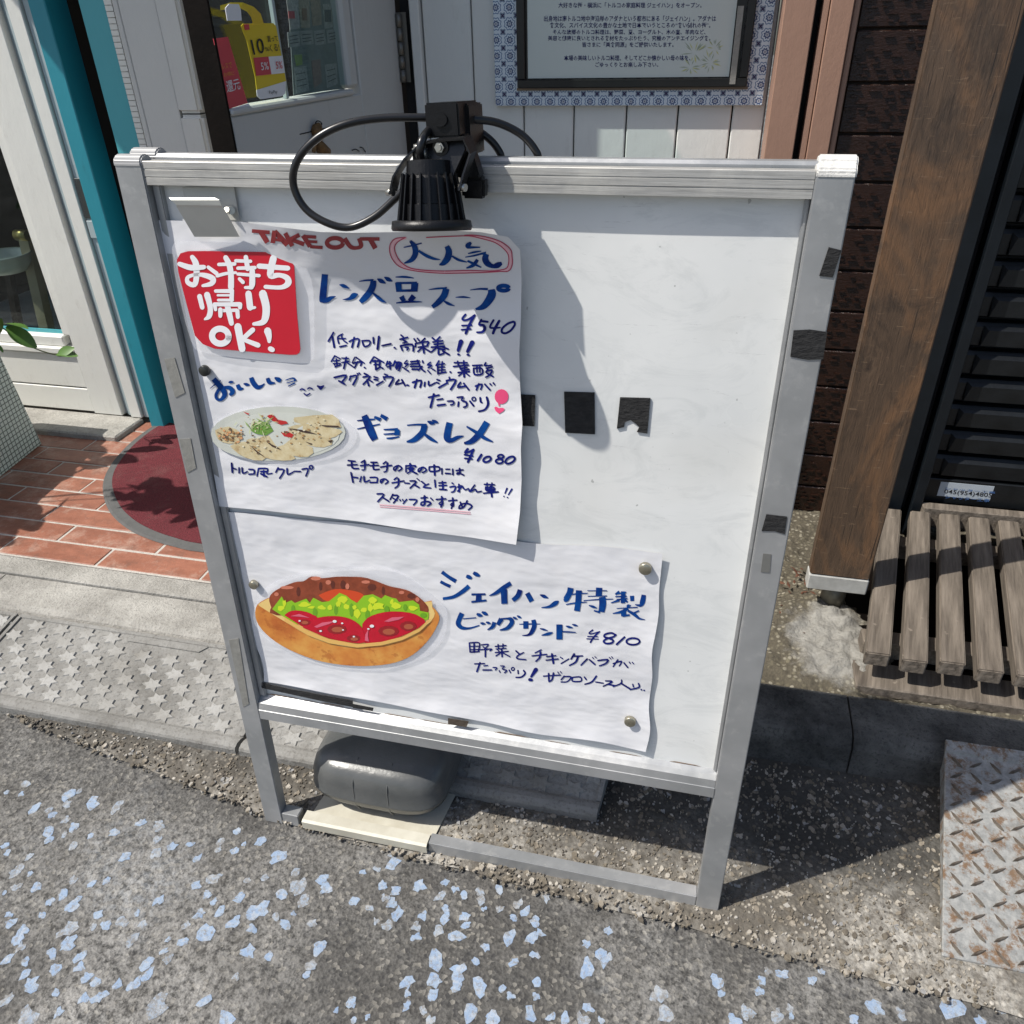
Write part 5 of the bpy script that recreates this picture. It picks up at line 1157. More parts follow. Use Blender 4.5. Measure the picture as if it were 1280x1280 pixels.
write('price_lettering', '''860,285,16 842,310,15 870,305,14 900,290,16;900,290,16 862,375,16;838,325,12 895,335,12;840,350,12 890,355,12;955,325,16 930,365,16''', vF, S1, M['inkdark'], p1, True, [ell(995, 357, 28, 17, 14, -.4), ell(1090, 337, 20, 12, 13), ell(1080, 370, 25, 15, 13), ell(1155, 362, 36, 20, 14, -.5)])
write('note_lettering', '''180,60,24 110,175,24;165,120,26 190,255,28;300,80,20 235,120,20 250,205,22;240,140,18 340,140,18;285,85,18 300,150,20 360,200,20;265,250,24 350,232,22;390,180,22 450,150,22 520,150,24 500,250,26;455,125,24 425,255,26;560,170,22 590,245,24 655,225,22 660,170,24 560,170,20;710,130,26 715,205,24;785,115,30 765,280,30;825,235,22 945,210,24;990,262,26 1005,268,20;
195,370,20 150,445,20;195,370,18 270,410,18;180,440,18 260,430,18;215,410,20 225,500,20;175,475,16 270,470,18;200,520,20 275,490,20;185,480,16 210,520,16;290,400,18 380,405,18;290,460,18 390,440,18;350,390,24 315,540,24;345,450,20 460,530,18;465,390,20 430,460,20;480,390,20 590,470,18;440,470,24 550,450,26 540,500,22;500,450,22 460,530,22;590,525,22 605,535,18;
715,385,20 665,465,22;725,385,20 850,460,20;700,440,26 790,440,26;735,430,24 745,555,26;800,440,24 790,500,24;720,490,20 800,480,20;745,555,26 800,520,24;790,510,22 840,540,20;900,445,24 880,500,22;890,480,22 950,470,20;930,450,26 935,545,26;895,520,20 960,500,20;1000,440,26 975,500,24;990,460,26 1080,465,28 1050,565,26;1030,470,26 1010,530,26;1060,480,26 1020,550,22;
190,660,26 350,630,28 290,720,24;250,705,24 330,750,24;410,640,24 390,695,22;400,650,24 495,635,24 440,755,28;495,605,20 510,625,20;520,600,22 535,615,20;590,605,24 640,630,24;575,655,24 670,645,24 575,750,24;625,690,24 650,770,26;650,690,20 700,720,20;720,650,22 770,665,22;720,685,22 770,695,22;755,760,26 840,710,22;860,615,22 900,630,22;845,650,24 860,690,22;850,655,24 975,660,28 920,775,28;1050,690,24 1005,750,26 1100,730,20;1090,690,26 1135,770,24;1160,760,26 1180,766,22''', vD, S1, M['inkdark'], p1, True, (), 3, 1.02)
write('note_lettering', '''95,75,18 120,95,18;85,120,20 165,100,20;110,120,18 150,145,20;115,160,16 160,150,16;90,190,20 110,240,18;90,190,20 215,175,22 225,245,20;140,205,18 175,210,18 160,235,18;235,115,18 255,145,18;270,110,18 290,135,18;350,110,20 310,150,18;250,165,18 250,200,18;250,165,18 385,145,20 375,180,18;280,205,18 380,190,18;325,160,20 340,265,22;320,210,16 275,250,18;345,215,18 410,255,18;
430,105,20 460,130,18;510,95,20 475,130,18;435,150,18 540,135,18;450,175,18 545,165,18;420,205,20 560,195,18;490,130,20 480,200,20 420,255,18;520,195,18 600,225,18;490,220,22 560,230,20;495,240,22 500,285,20 550,270,20;540,245,20 610,285,20;735,145,50 705,240,32;705,280,24 718,285,20;855,155,50 805,250,34;805,285,24 822,290,20;
160,345,16 130,380,16 175,380,16 140,415,16;115,420,16 175,460,16;200,360,20 290,350,18;195,385,18 290,380,18;200,410,20 290,410,18;215,440,20 280,440,18;270,345,20 310,430,20 350,465,18;325,350,18 330,370,18;320,410,18 280,450,18;410,365,16 375,395,16 425,395,16 385,425,16;420,430,16 460,455,14;380,450,14 410,485,16;500,350,18 470,400,18;485,385,20 490,490,20;490,390,16 560,380,16;495,420,16 560,415,16;495,450,16 565,445,16;495,485,18 575,470,18;535,360,18 530,475,18;620,468,20 628,474,18;
665,370,18 800,370,18;700,355,18 705,390,18;765,350,18 765,390,18;655,410,18 815,395,18;720,400,18 740,450,18 820,440,18;775,395,18 775,440,18;740,430,16 800,420,16;705,475,20 825,465,18;765,450,22 770,520,24;750,480,16 710,510,16;785,480,16 825,510,16;860,400,18 960,395,18;870,430,18 880,495,20 960,490,20 955,430,18 870,430,16;905,400,16 905,470,18;935,400,16 935,470,18;1000,370,18 985,400,18 1040,400,16 1060,395,16;1005,430,18 1070,415,16;1020,440,18 1000,470,18;1010,460,18 1070,450,18 1040,500,20 1000,525,18;1010,480,18 1080,520,18;
220,580,22 310,560,22 300,630,22;265,550,22 240,635,22;350,580,20 345,620,20;390,570,20 395,615,20 460,585,18;480,550,18 510,560,18;475,580,18 500,590,18;500,635,22 580,590,20;610,525,18 615,545,18;580,560,20 590,590,18;585,560,20 680,555,24 625,655,22;730,580,20 700,630,22 780,620,20;765,590,20 820,660,20;890,620,20 960,600,20 945,655,18;925,595,20 900,660,20;990,600,20 1045,660,20;1045,595,18 1060,610,16;1080,585,18 1095,605,16;
390,740,20 500,715,20;445,705,24 410,845,24;480,765,18 540,755,18;485,825,22 565,815,22;590,780,16 650,780,20 655,810,18 625,820,18;695,740,18 760,735,18 740,770,18 790,790,22 795,830,20 765,845,20;710,790,20 705,835,20;830,780,20 870,830,22;940,745,22 945,785,22 960,795,16;1010,740,24 1025,810,26 990,870,22 925,888,20''', vE, S1, M['inkdark'], p1, True, [ell(872, 757, 20, 20, 14)], 3, 1.02)
bm = bm_(); shape(bm, [(1168 + 74 * math.cos(a * .3927), 732 + 80 * math.sin(a * .3927)) for a in range(16)], vE, S1, .0006); shape(bm, [(1130, 800), (1150, 800), (1150, 835), (1138, 835)], vE, S1, .0007)
shape(bm, [(1090, 848), (1110, 838), (1140, 855), (1175, 850), (1202, 862), (1190, 885), (1142, 915), (1105, 885)], vE, S1, .0008); finish('pink_balloon_heart', bm, M['hotpink'], p1)
write('note_lettering', '''30,62,11 80,68,11;25,95,11 95,92,11;55,65,13 60,115,13 105,120,11;150,60,11 125,75,11;120,100,11 180,92,12;150,70,14 150,125,11 130,130,9;195,75,11 240,75,11;190,100,11 250,97,11;215,75,12 215,125,13 255,125,10;305,70,11 285,85,11;265,110,11 345,97,12;315,80,14 310,135,12 290,145,9;390,105,12 370,135,12 360,115,10 395,98,11 420,120,13 395,138,10;
450,100,11 450,145,11;450,100,12 520,100,11 515,110,9;480,85,14 485,125,14;465,120,12 510,118,12 460,155,10;475,130,12 530,158,12;570,115,12 545,145,12 540,125,10 575,110,11 598,132,13 570,150,10;620,108,12 625,140,12 690,135,12 688,108,13 620,108,11;655,95,14 660,168,14;712,120,11 712,160,11;740,125,10 768,125,10;738,155,12 775,158,11;790,125,11 792,165,12;815,135,11 865,130,11;840,120,13 842,155,13 820,160,11 830,150,9 870,168,12;
50,150,12 65,220,12;60,182,11 100,188,11;125,180,11 115,215,11;145,178,12 150,218,12 185,205,10;190,185,11 240,187,12 240,220,12;190,222,11 242,222,11;290,198,12 270,225,12 265,205,10 295,195,11 320,215,13 300,232,10;385,185,11 365,200,11;350,225,11 435,210,11;395,195,14 395,240,13 370,262,10;440,225,10 475,228,10;480,210,11 525,215,13 480,262,11;505,235,12 545,258,12;540,200,8 548,208,8;530,192,8 538,200,8;
565,215,12 595,240,11;615,232,10 575,255,11 630,262,11;660,205,12 665,255,12;690,225,11 740,222,11;690,245,11 745,242,11;715,215,13 718,268,13 690,270,11 745,275,12;785,225,10 795,232,10;770,255,11 810,250,12 800,285,12 780,292,9;835,235,12 838,290,12;825,255,10 860,245,11 825,285,10;860,250,12 880,275,10 905,265,9 910,285,10;950,240,11 915,290,11 955,270,10 965,290,11 1000,285,9;
1020,235,10 1095,238,10;1040,225,10 1040,250,10;1075,225,10 1075,250,10;1030,255,11 1035,280,11 1090,282,11 1090,258,11 1030,258,10;1030,270,12 1090,272,12;1015,300,11 1120,290,12;1065,250,12 1075,325,14;1185,265,12 1170,300,8;1162,322,10 1164,324,8;1220,270,12 1195,310,8;1188,330,10 1190,332,8;
240,305,11 290,308,12 245,360,12;280,330,11 325,358,12;355,308,12 335,345,11;350,315,11 395,320,13 360,370,11;355,335,10 385,352,10;405,345,9 410,355,9;425,345,9 430,355,9;455,345,11 430,375,9;475,345,11 530,350,12 505,385,10;560,335,11 605,330,10;585,320,14 585,380,14 560,385,11 565,365,10 610,360,12 630,375,14 605,392,10;630,335,10 645,350,10;
670,345,11 740,340,11;710,325,13 715,385,13 690,375,10 715,360,10 705,400,12;760,355,11 820,350,11;790,335,13 795,395,12 775,382,10 795,370,10 780,410,11;845,365,12 860,400,12;895,355,12 870,400,12 835,410,11 850,380,10 900,375,12 930,395,13 905,420,11''', vL, S1, M['inkdark'], p1, True, (), 3)
write('pink_underline', '260,384,7 430,396,9 600,410,9 915,438,7;262,399,6 600,424,7 920,452,5', vL, S1, M['palepink'], p1)
write('note_lettering', '''370,795,12 375,855,12;372,825,10 400,835,9;420,825,10 420,860,10;440,825,10 445,862,10 475,850,9;485,835,10 520,840,11 520,865,11;485,868,10 522,866,10;550,830,11 540,880,10;550,830,11 610,832,11 605,865,10 640,862,8;565,850,12 600,850,12;585,845,12 585,880,12;565,865,12 605,885,12;680,825,11 665,855,10;675,835,10 720,840,11 690,895,10;740,830,11 745,870,11 785,850,8;790,848,9 830,850,9;840,835,10 880,832,11 865,880,10''', vM, S1, M['inkdark'], p1, True, [ell(900, 822, 12, 12, 9)], 3)

# dish picture (laminated)
ds = thing('dish_cutout', 'laminated oval photo of stuffed crepes on a white plate, left of the upper poster', 'picture', ons(345, 575, -.008))
Sds = make_surf(lambda x, s: f1(x, s) * .7 + .0020, -.0120)
def eo(cx, cy, rx, ry, n=28, t=.03): return [(cx + rx * math.cos(6.2832 * k / n) - t * ry * math.sin(6.2832 * k / n), cy + ry * math.sin(6.2832 * k / n) + t * rx * math.cos(6.2832 * k / n)) for k in range(n)]
pict('film_margin', eo(718, 605, 490, 198, 28, .03), 0, M['film'], ds, vM, Sds, 0)
pict('plate', eo(680, 598, 450, 182, 28, -.02), .0003, P('plate_print', (.60, .62, .56), .25, 0, .06, 12), ds, vM, Sds, 0)
pict('plate_well', eo(690, 605, 400, 150, 28, .0), .0005, P('plate_well_print', (.64, .66, .60), .25, 0, .05, 12), ds, vM, Sds, 0)
cr = NT('crepe_print'); cr.geo(); cr.color(cr.ramp(cr.noise(70, 5, .7), [(.3, (.42, .28, .13)), (.45, (.58, .48, .28)), (.7, (.68, .60, .40))])); cr.rough(.3)
for k, q in enumerate(([(790,490),(1040,470),(1095,540),(1080,560),(900,545),(790,520)], [(740,560),(860,530),(1090,570),(1090,600),(1020,630),(900,600)], [(690,590),(780,565),(1045,640),(985,690),(860,670),(720,630)], [(560,620),(680,610),(910,690),(880,752),(760,740),(600,680)], [(470,640),(560,630),(780,740),(770,775),(640,770),(500,720)], [(360,680),(460,650),(600,760),(520,775),(420,735)], [(260,575),(350,550),(440,600),(420,650),(350,665),(280,635)])):
    pict('crepe', q, .0007 + k * .00005, cr.m, ds, vM, Sds, 2)
bm = bm_()
for q in ([(960,540),(1080,545),(1095,556),(1000,552)], [(740,560),(860,575),(945,603),(860,592)], [(600,650),(680,690),(705,708),(640,684)], [(485,670),(530,705),(600,760),(540,725)], [(860,650),(910,665),(900,672)], [(1010,645),(1045,640),(1030,660)], [(290,625),(310,640),(300,645)]): shape(bm, q, vM, Sds, .0013)
finish('char_marks', bm, plain('char_brown', (.06, .035, .03), .4), ds)['kind'] = 'stuff'
bm = bm_(); rn = random.Random(12)
for k in range(150):
    if k < 60: cx, cy = rn.gauss(350, 42), rn.gauss(608, 26)
    elif k < 130: t_ = rn.random(); cx, cy = 440 + 560 * t_ + rn.gauss(0, 40), 700 - 150 * t_ + rn.gauss(0, 36)
    else: cx, cy = rn.gauss(560, 60), rn.gauss(520, 34)
    if ((cx - 680) / 430) ** 2 + ((cy - 598) / 170) ** 2 > .9: continue
    r_ = rn.uniform(4, 11) * (1.3 if k < 60 else 1); n_ = rn.randint(5, 7)
    shape(bm, [(cx + r_ * rn.uniform(.6, 1.2) * math.cos(6.283 * a / n_), cy + r_ * .7 * rn.uniform(.6, 1.2) * math.sin(6.283 * a / n_)) for a in range(n_)], vM, Sds, .00135 + k * .000003, (k % 3 if k < 60 else 1 + k % 3))
finish('food_specks', bm, [plain('salmon_speck', (.66, .34, .16), .3), plain('browned_speck', (.38, .22, .09), .3), plain('dark_speck', (.16, .10, .06), .3), plain('cream_speck', (.74, .68, .5), .3)], ds)['kind'] = 'stuff'
bm = bm_(); rn = random.Random(2)
for k in range(26):
    cx, cy = rn.gauss(560, 45), rn.gauss(540, 30); a = rn.uniform(0, 3.14); l = rn.uniform(20, 50); dx, dy = l * math.cos(a), l * math.sin(a) * .7
    shape(bm, [(cx - dx, cy - dy), (cx - dy * .12, cy + dx * .12), (cx + dx, cy + dy), (cx + dy * .12, cy - dx * .12)], vM, Sds, .0016 + k * .00002, k % 2)
shape(bm, [(500,540),(560,510),(620,530),(650,580),(600,610),(540,600),(500,580)], vM, Sds, .0014, 2)
shape(bm, [(605,480),(640,465),(680,505),(735,515),(745,530),(700,540),(640,510)], vM, Sds, .0014, 3); shape(bm, [(700,590),(740,580),(785,605),(770,625),(720,615)], vM, Sds, .0014, 3); shape(bm, [(445,450),(490,465),(480,472)], vM, Sds, .0014, 3)
finish('salad', bm, [plain('cabbage_print', (.62, .66, .38), .3), plain('herb_print', (.30, .42, .14), .3), plain('lettuce_print', (.16, .32, .06), .3), plain('pepper_print', (.5, .03, .03), .3)], ds)['kind'] = 'stuff'

# red take-away card
vN = view(215, 310, 385)
rd = thing('takeaway_card', 'red laminated take-away card with white lettering at the upper left of the poster', 'card', ons(300, 440, -.006))
Srd = make_surf(lambda x, s: .0052 + .010 * (x + .74), -.0120)
pict('film_margin', [(40,-70),(300,-60),(1000,-30),(1190,90),(1260,180),(1330,400),(1340,960),(1310,1060),(1200,1085),(600,1030),(300,980),(180,880),(40,330),(10,100),(0,0)], 0, M['film'], rd, vN, Srd, 3)
pict('red_panel', [(150,30),(300,28),(900,38),(1040,55),(1110,100),(1150,170),(1175,600),(1208,950),(1200,985),(1175,1003),(1120,1006),(900,990),(400,947),(290,905),(215,825),(140,540),(60,230),(45,110),(80,50)], .0003, M['redprint'], rd, vN, Srd, 0)
Srt = make_surf(lambda x, s: .0052 + .010 * (x + .74), -.01195)
write('white_lettering', '''70,150,40 180,185,50 300,180,40;190,85,40 225,150,55 230,270,50 210,345,45 150,325,40 150,275,34 230,250,30 320,260,45 385,290,50 370,335,44 290,355,26;340,180,30 420,240,36;
440,155,30 590,150,32;505,90,44 540,160,50 555,260,50 555,370,52;425,262,30 510,240,28 600,232,24;600,120,30 740,125,30;695,85,40 712,195,44;620,190,30 780,185,32;620,245,28 820,260,30;755,215,48 755,330,52 745,370,40;690,372,26 750,372,34;635,290,30 668,322,34;
820,170,46 1090,190,44;955,95,60 935,180,60 930,260,56 1010,255,40 1080,280,50 1095,325,56 1060,360,44 1000,372,36 880,365,36;260,455,44 285,560,40;330,440,54 360,560,46 350,640,46 310,670,20;410,405,30 560,405,36;565,400,36 560,490,40;430,445,20 560,445,20;435,490,24 570,490,26;
400,530,34 640,530,40;640,530,40 640,560,36;400,530,36 410,580,30;455,580,40 455,640,34;455,590,28 610,585,30;615,590,36 620,650,34;520,540,48 540,620,50 560,710,42;720,430,56 735,560,56;745,565,30 780,560,24;855,430,70 885,550,66 880,650,62 850,700,50 770,715,30;
620,740,64 640,850,60 660,950,60;760,770,44 660,860,40;670,860,36 810,915,44;900,780,64 912,830,50 915,880,30;925,948,44 945,958,44''', vN, Srt, M['whiteprint'], rd, True, [ell(455, 830, 78, 70, 54, .2, 14)], 5)

# magnets
def magnet(px, py, r_, m, label, off=-.011):
    c = ons(px, py, off); bm = bm_(); cyl(bm, c - SN * .004, c + SN * .0035, r_, r_ * .96, 20); bevel(bm, .0006); o = finish('magnet', bm, m, None, True); tag(o, label, 'magnet', 'round magnets holding the posters'); return o
magnet(255.5, 463.5, .0085, M['magblack'], 'black round magnet at the left edge of the upper poster', -.006)
magnet(317, 731, .0085, M['magsilver'], 'dull silver magnet left of the sandwich picture')
magnet(806.5, 711, .0100, M['magsilver'], 'dull silver magnet in the top right corner of the lower poster')
magnet(787.5, 902, .0100, M['magsilver'], 'dull silver magnet in the bottom right corner of the lower poster')
# sprung metal clip
ck = thing('magnetic_clip', 'grey bulldog clip gripping the top left corner of the upper poster', 'clip', ons(258, 275, 0))
def pp(lst): return [ons(x, y, o) for x, y, o in lst]
bm = bm_(); Pq = pp([(229, 234, -.017), (293, 233, -.017), (300, 275, -.017), (236, 275, -.017)]); hexa(bm, Pq + [p + SN * .002 for p in Pq]); bmesh.ops.recalc_face_normals(bm, faces=bm.faces); finish('back_plate', bm, P('pale_clip_back', (.6, .6, .56), .5), ck)
bm = bm_(); A = [(pp([(211, 247, .022), (268, 247, .022)])), (pp([(214, 250, .024), (274, 250, .024)])), (pp([(220, 256, .022), (277, 257, .022)])), (pp([(221, 259, .019), (279, 260, .019)])), (pp([(243, 296, -.003), (299, 296, -.003)]))]
f_ = [[bm.verts.new(p) for p in r_] + [] for r_ in A]; b_ = [[bm.verts.new(p - SN * .0012) for p in r_] for r_ in A]
for i in range(len(A) - 1):
    bm.faces.new((f_[i][0], f_[i][1], f_[i + 1][1], f_[i + 1][0])); bm.faces.new((b_[i][1], b_[i][0], b_[i + 1][0], b_[i + 1][1])); bm.faces.new((f_[i][0], f_[i + 1][0], b_[i + 1][0], b_[i][0])); bm.faces.new((f_[i][1], b_[i][1], b_[i + 1][1], f_[i + 1][1]))
bm.faces.new((f_[0][1], f_[0][0], b_[0][0], b_[0][1])); bmesh.ops.recalc_face_normals(bm, faces=bm.faces); finish('jaw', bm, M['clip'], ck)
bm = bm_(); tube(bm, [ons(290, 262, -.008), ons(286, 264, .0), ons(283, 262, .006)], .004, 10, 3); cyl(bm, ons(289, 262, -.016), ons(289, 263, .002), .005); finish('spring', bm, M['steel'], ck)

# ---------------------------------------------------------------- clamp lamp
lpz = thing('clamp_floodlight', 'black finned floodlight clamped over the top rail of the board', 'lamp', ons(545, 285, .10))
LO = .052
def lq(x, y, o=LO): return ons(x, y, o)
top = lq(536, 200, LO - .004); bot = lq(540, 287, LO + .006); ax = (bot - top).normalized()
e1 = ax.cross(Vector((0, 1, 0))).normalized(); e1 = -e1 if e1.x < 0 else e1; e2 = ax.cross(e1).normalized()
scl = (lq(586, 260) - lq(491, 260)).length / 2
def ring(bm, c, r_, seg=40): return [bm.verts.new(c + (e1 * math.cos(6.2832 * k / seg) + e2 * math.sin(6.2832 * k / seg)) * r_) for k in range(seg)]
def lathe(bm, prof, seg=40):
    rg = [ring(bm, top + ax * h, r_, seg) for h, r_ in prof]
    for i in range(len(rg) - 1):
        for k in range(seg): f = bm.faces.new((rg[i][k], rg[i][(k + 1) % seg], rg[i + 1][(k + 1) % seg], rg[i + 1][k])); f.smooth = False
    bm.faces.new(rg[0][::-1]); bm.faces.new(rg[-1]); bmesh.ops.recalc_face_normals(bm, faces=bm.faces)
Hh = (bot - top).length
bm = bm_(); lathe(bm, [(0, .020), (.001, .026), (.016, .0275), (.017, .0275), (.02, .030), (Hh * .62, .0325), (Hh * .63, .0345), (Hh - .010, .036)]); hs_ = finish('lamp_housing', bm, M['black'], lpz, False)
bm = bm_(); lathe(bm, [(Hh - .011, .043), (Hh - .010, .0475), (Hh - .002, .049), (Hh + .001, .0475), (Hh + .001, .042), (Hh - .004, .040)]); finish('front_ring', bm, M['black'], lpz, True)
bm = bm_(); lathe(bm, [(Hh - .0035, .0395), (Hh - .002, .0395)]); finish('lens', bm, P('lamp_lens', (.5, .52, .5), .15), lpz)
for k in range(20):
    a = 6.2832 * k / 20; d = e1 * math.cos(a) + e2 * math.sin(a); t_ = ax.cross(d) * .0011
    h0, h1 = .014, Hh - .009
    bm = bm_(); Q = [top + ax * (h0 + .004) + d * .026, top + ax * h0 + d * .033, top + ax * h1 + d * .0415, top + ax * h1 + d * .033]
    prism(bm, [p - t_ for p in Q], t_ * 2); bevel(bm, .0004); finish('cooling_fin', bm, M['black'], hs_)
gl_ = top - ax * .0; bm = bm_(); c0 = lq(526, 199, LO - .004); cyl(bm, c0 + Vector((0, 0, -.002)), c0 + Vector((0, 0, .012)), .0095, None, 6); cyl(bm, c0 + Vector((0, 0, .012)), c0 + Vector((0, 0, .016)), .0075, None, 14); finish('cable_gland', bm, M['steel'], hs_)
# yoke bracket
def strip(name, pts, wv, m, th=.0022, par=lpz):
    bm = bm_(); a = [bm.verts.new(p - wv) for p in pts]; b = [bm.verts.new(p + wv) for p in pts]
    n_ = len(pts); offs = []
    for i in range(n_):
        t = (pts[min(i + 1, n_ - 1)] - pts[max(i - 1, 0)]).normalized(); offs.append(t.cross(wv.normalized()) * th)
    c_ = [bm.verts.new(p - wv + o) for p, o in zip(pts, offs)]; d_ = [bm.verts.new(p + wv + o) for p, o in zip(pts, offs)]
    for i in range(n_ - 1):
        for q in ((a[i], b[i], b[i + 1], a[i + 1]), (c_[i + 1], d_[i + 1], d_[i], c_[i]), (a[i], a[i + 1], c_[i + 1], c_[i]), (b[i + 1], b[i], d_[i], d_[i + 1])): bm.faces.new(q)
    bm.faces.new((b[0], a[0], c_[0], d_[0])); bm.faces.new((a[-1], b[-1], d_[-1], c_[-1])); bmesh.ops.recalc_face_normals(bm, faces=bm.faces)
    return finish(name, bm, m, par)
dep = Vector((0, .013, 0))
strip('yoke', [lq(578, 236, .053), lq(584, 215, .048), lq(592, 190, .042), lq(583, 171, .041), lq(550, 173, .041), lq(528, 178, .043), lq(509, 196, .050), lq(495, 218, .056), lq(490, 240, .058)], dep, M['blackmetal'])
bm = bm_(); prism(bm, pp([(529, 176, .030), (583, 170, .030), (586, 186, .034), (574, 212, .040), (568, 226, .044), (548, 204, .038), (530, 196, .034)]), SN * .012); bevel(bm, .0012); finish('pivot_block', bm, M['blackmetal'], lpz)
bm = bm_(); c0 = ons(551, 184, .046); cyl(bm, c0 - SN * .004, c0 + SN * .002, .0095, None, 24); finish('washer', bm, M['blackmetal'], lpz)
bm = bm_(); cyl(bm, c0 + SN * .002, c0 + SN * .007, .0058, None, 6); cyl(bm, c0 + SN * .007, c0 + SN * .010, .0034, None, 12); finish('pivot_bolt', bm, M['steel'], lpz)
for x, y, o in ((578, 234, .055), (488, 240, .057)):
    bm = bm_(); c0 = ons(x, y, o); cyl(bm, c0 - Vector((.004, 0, 0)), c0 + Vector((.005, -.003, 0)), .0042, None, 14); bmesh.ops.recalc_face_normals(bm, faces=bm.faces); finish('side_screw', bm, M['steel'], lpz)
# clamp over the rail
def cb(name, q, o0, o1, r_=.002, m=None):
    P_ = [ons(x, y, o1) for x, y in q]; bm = bm_(); prism(bm, P_, -SN * (o1 - o0)); bevel(bm, r_, 2); finish(name, bm, m or M['black'], lpz)
cb('clamp_arm', [(530, 129), (572, 127), (575, 171), (533, 173)], -.052, .034)
cb('clamp_jaw', [(573, 131), (585, 129), (587, 160), (589, 195), (576, 190)], -.060, .004)
cb('clamp_pad', [(576, 222), (604, 222), (606, 230), (605, 249), (577, 248)], .0012, .020, .003)
cb('clamp_stem', [(548, 170), (582, 168), (590, 190), (600, 222), (560, 222)], .002, .026)
cb('arm_boss', [(541 + 9 * math.cos(a * .5236) + 9, 150 + 9 * math.sin(a * .5236)) for a in range(12)], .034, .037, .0004)
# cable
cbl = thing('lamp_cable', 'looping black cable of the clamped floodlight', 'cable', ons(420, 285, .04))
bm = bm_(); tube(bm, [ons(526, 198, .055), ons(525, 186, .059), ons(529, 172, .052), ons(540, 160, .02), ons(556, 155, -.03), ons(585, 158, -.06), ons(607, 170, -.065), ons(622, 186, -.07), ons(628, 205, -.075), ons(630, 260, -.10)], .0048, 10); finish('lead', bm, M['cable'], cbl)
bm = bm_(); tube(bm, [ons(520, 222, .03), ons(495, 247, .03), ons(468, 271, .035), ons(438, 284, .04), ons(410, 279, .045), ons(382, 261, .045), ons(367, 232, .045), ons(371, 202, .045), ons(395, 174, .04), ons(430, 156, .03), ons(475, 148, .015), ons(530, 147, .0), ons(585, 149, -.02), ons(620, 153, -.045), ons(650, 167, -.06), ons(668, 186, -.065), ons(674, 205, -.07), ons(676, 260, -.10)], .0048, 10, 8); finish('loop', bm, M['cable'], cbl)

# ---------------------------------------------------------------- ballast under the board
bp = thing('ballast_tray', 'cream steel ballast tray hooked over the ground rail under the board', 'tray', (-.56, 1.05, 0))
g0, g1 = onz(375, 1032, .032), onz(537, 1062, .032); gb = onz(592, 943, .016)
lx0, lx1 = g0.x, GX
bm = bm_(); hexa(bm, [(lx0, .925, .0125), (lx1, .925, .0125), (lx1 + .035, 1.24, .0125), (lx0 + .035, 1.24, .0125), (lx0, .925, .0150), (lx1, .925, .0150), (lx1 + .035, 1.24, .0150), (lx0 + .035, 1.24, .0150)]); finish('tray_sheet', bm, M['cream'], bp)
bm = bm_(); prism(bm, [(lx0, y, z) for y, z in ((.917, .0135), (.9165, .034), (.922, .037), (.945, .036), (.948, .0155), (.945, .0155), (.943, .0335), (.9195, .034), (.919, .0135))], (lx1 - lx0, 0, 0)); finish('hooked_lip', bm, M['cream'], bp)
tk = thing('ballast_tank', 'dark grey rounded plastic water tank on the cream tray', 'ballast tank', (-.56, 1.1, .016))
bm = bm_()
tc = onz(481, 985, .05); cx, cy = tc.x - .004, 1.075; hw, hd = .150, .115; prof = [(.0155, .72), (.022, .78), (.045, .90), (.062, .985), (.072, 1.0), (.074, 1.012), (.078, 1.012), (.080, 1.0), (.112, .985), (.136, .93), (.150, .82), (.158, .60), (.160, .30)]
def sup(a, r_): c_, s_ = math.cos(a), math.sin(a); q = (abs(c_) ** 4.2 + abs(s_) ** 4.2) ** (-1 / 4.2); return c_ * q * hw * r_, s_ * q * hd * r_
rg = []
for z, r_ in prof:
    row = []
    for k in range(48):
        x, y = sup(6.2832 * k / 48, r_); row.append(bm.verts.new((cx + x + .10 * y * .2, cy + y, z)))
    rg.append(row)
for i in range(len(rg) - 1):
    for k in range(48): bm.faces.new((rg[i][k], rg[i][(k + 1) % 48], rg[i + 1][(k + 1) % 48], rg[i + 1][k]))
bm.faces.new(rg[0][::-1]); bm.faces.new(rg[-1]); tb_ = finish('tank_body', bm, M['tank'], tk, True)
for dx_ in (-.035, .04):
    bm = bm_(); tube(bm, [(cx + dx_, cy - hd * .98 * .86, .03), (cx + dx_, cy - hd * .97, .06), (cx + dx_, cy - hd * .985, .10), (cx + dx_, cy - hd * .92, .135), (cx + dx_, cy - hd * .6, .158)], .0016, 6, 4); finish('mould_rib', bm, M['tank'], tb_)
bm = bm_(); tube(bm, [(cx - .06, cy + .02, .155), (cx - .05, cy + .02, .185), (cx + .01, cy + .02, .19), (cx + .02, cy + .02, .155)], .008, 8, 4); finish('handle', bm, M['tank'], tb_)
bm = bm_(); cyl(bm, (cx + .05, cy + .05, .156), (cx + .05, cy + .05, .172), .02, None, 20); finish('filler_cap', bm, M['black'], tb_)

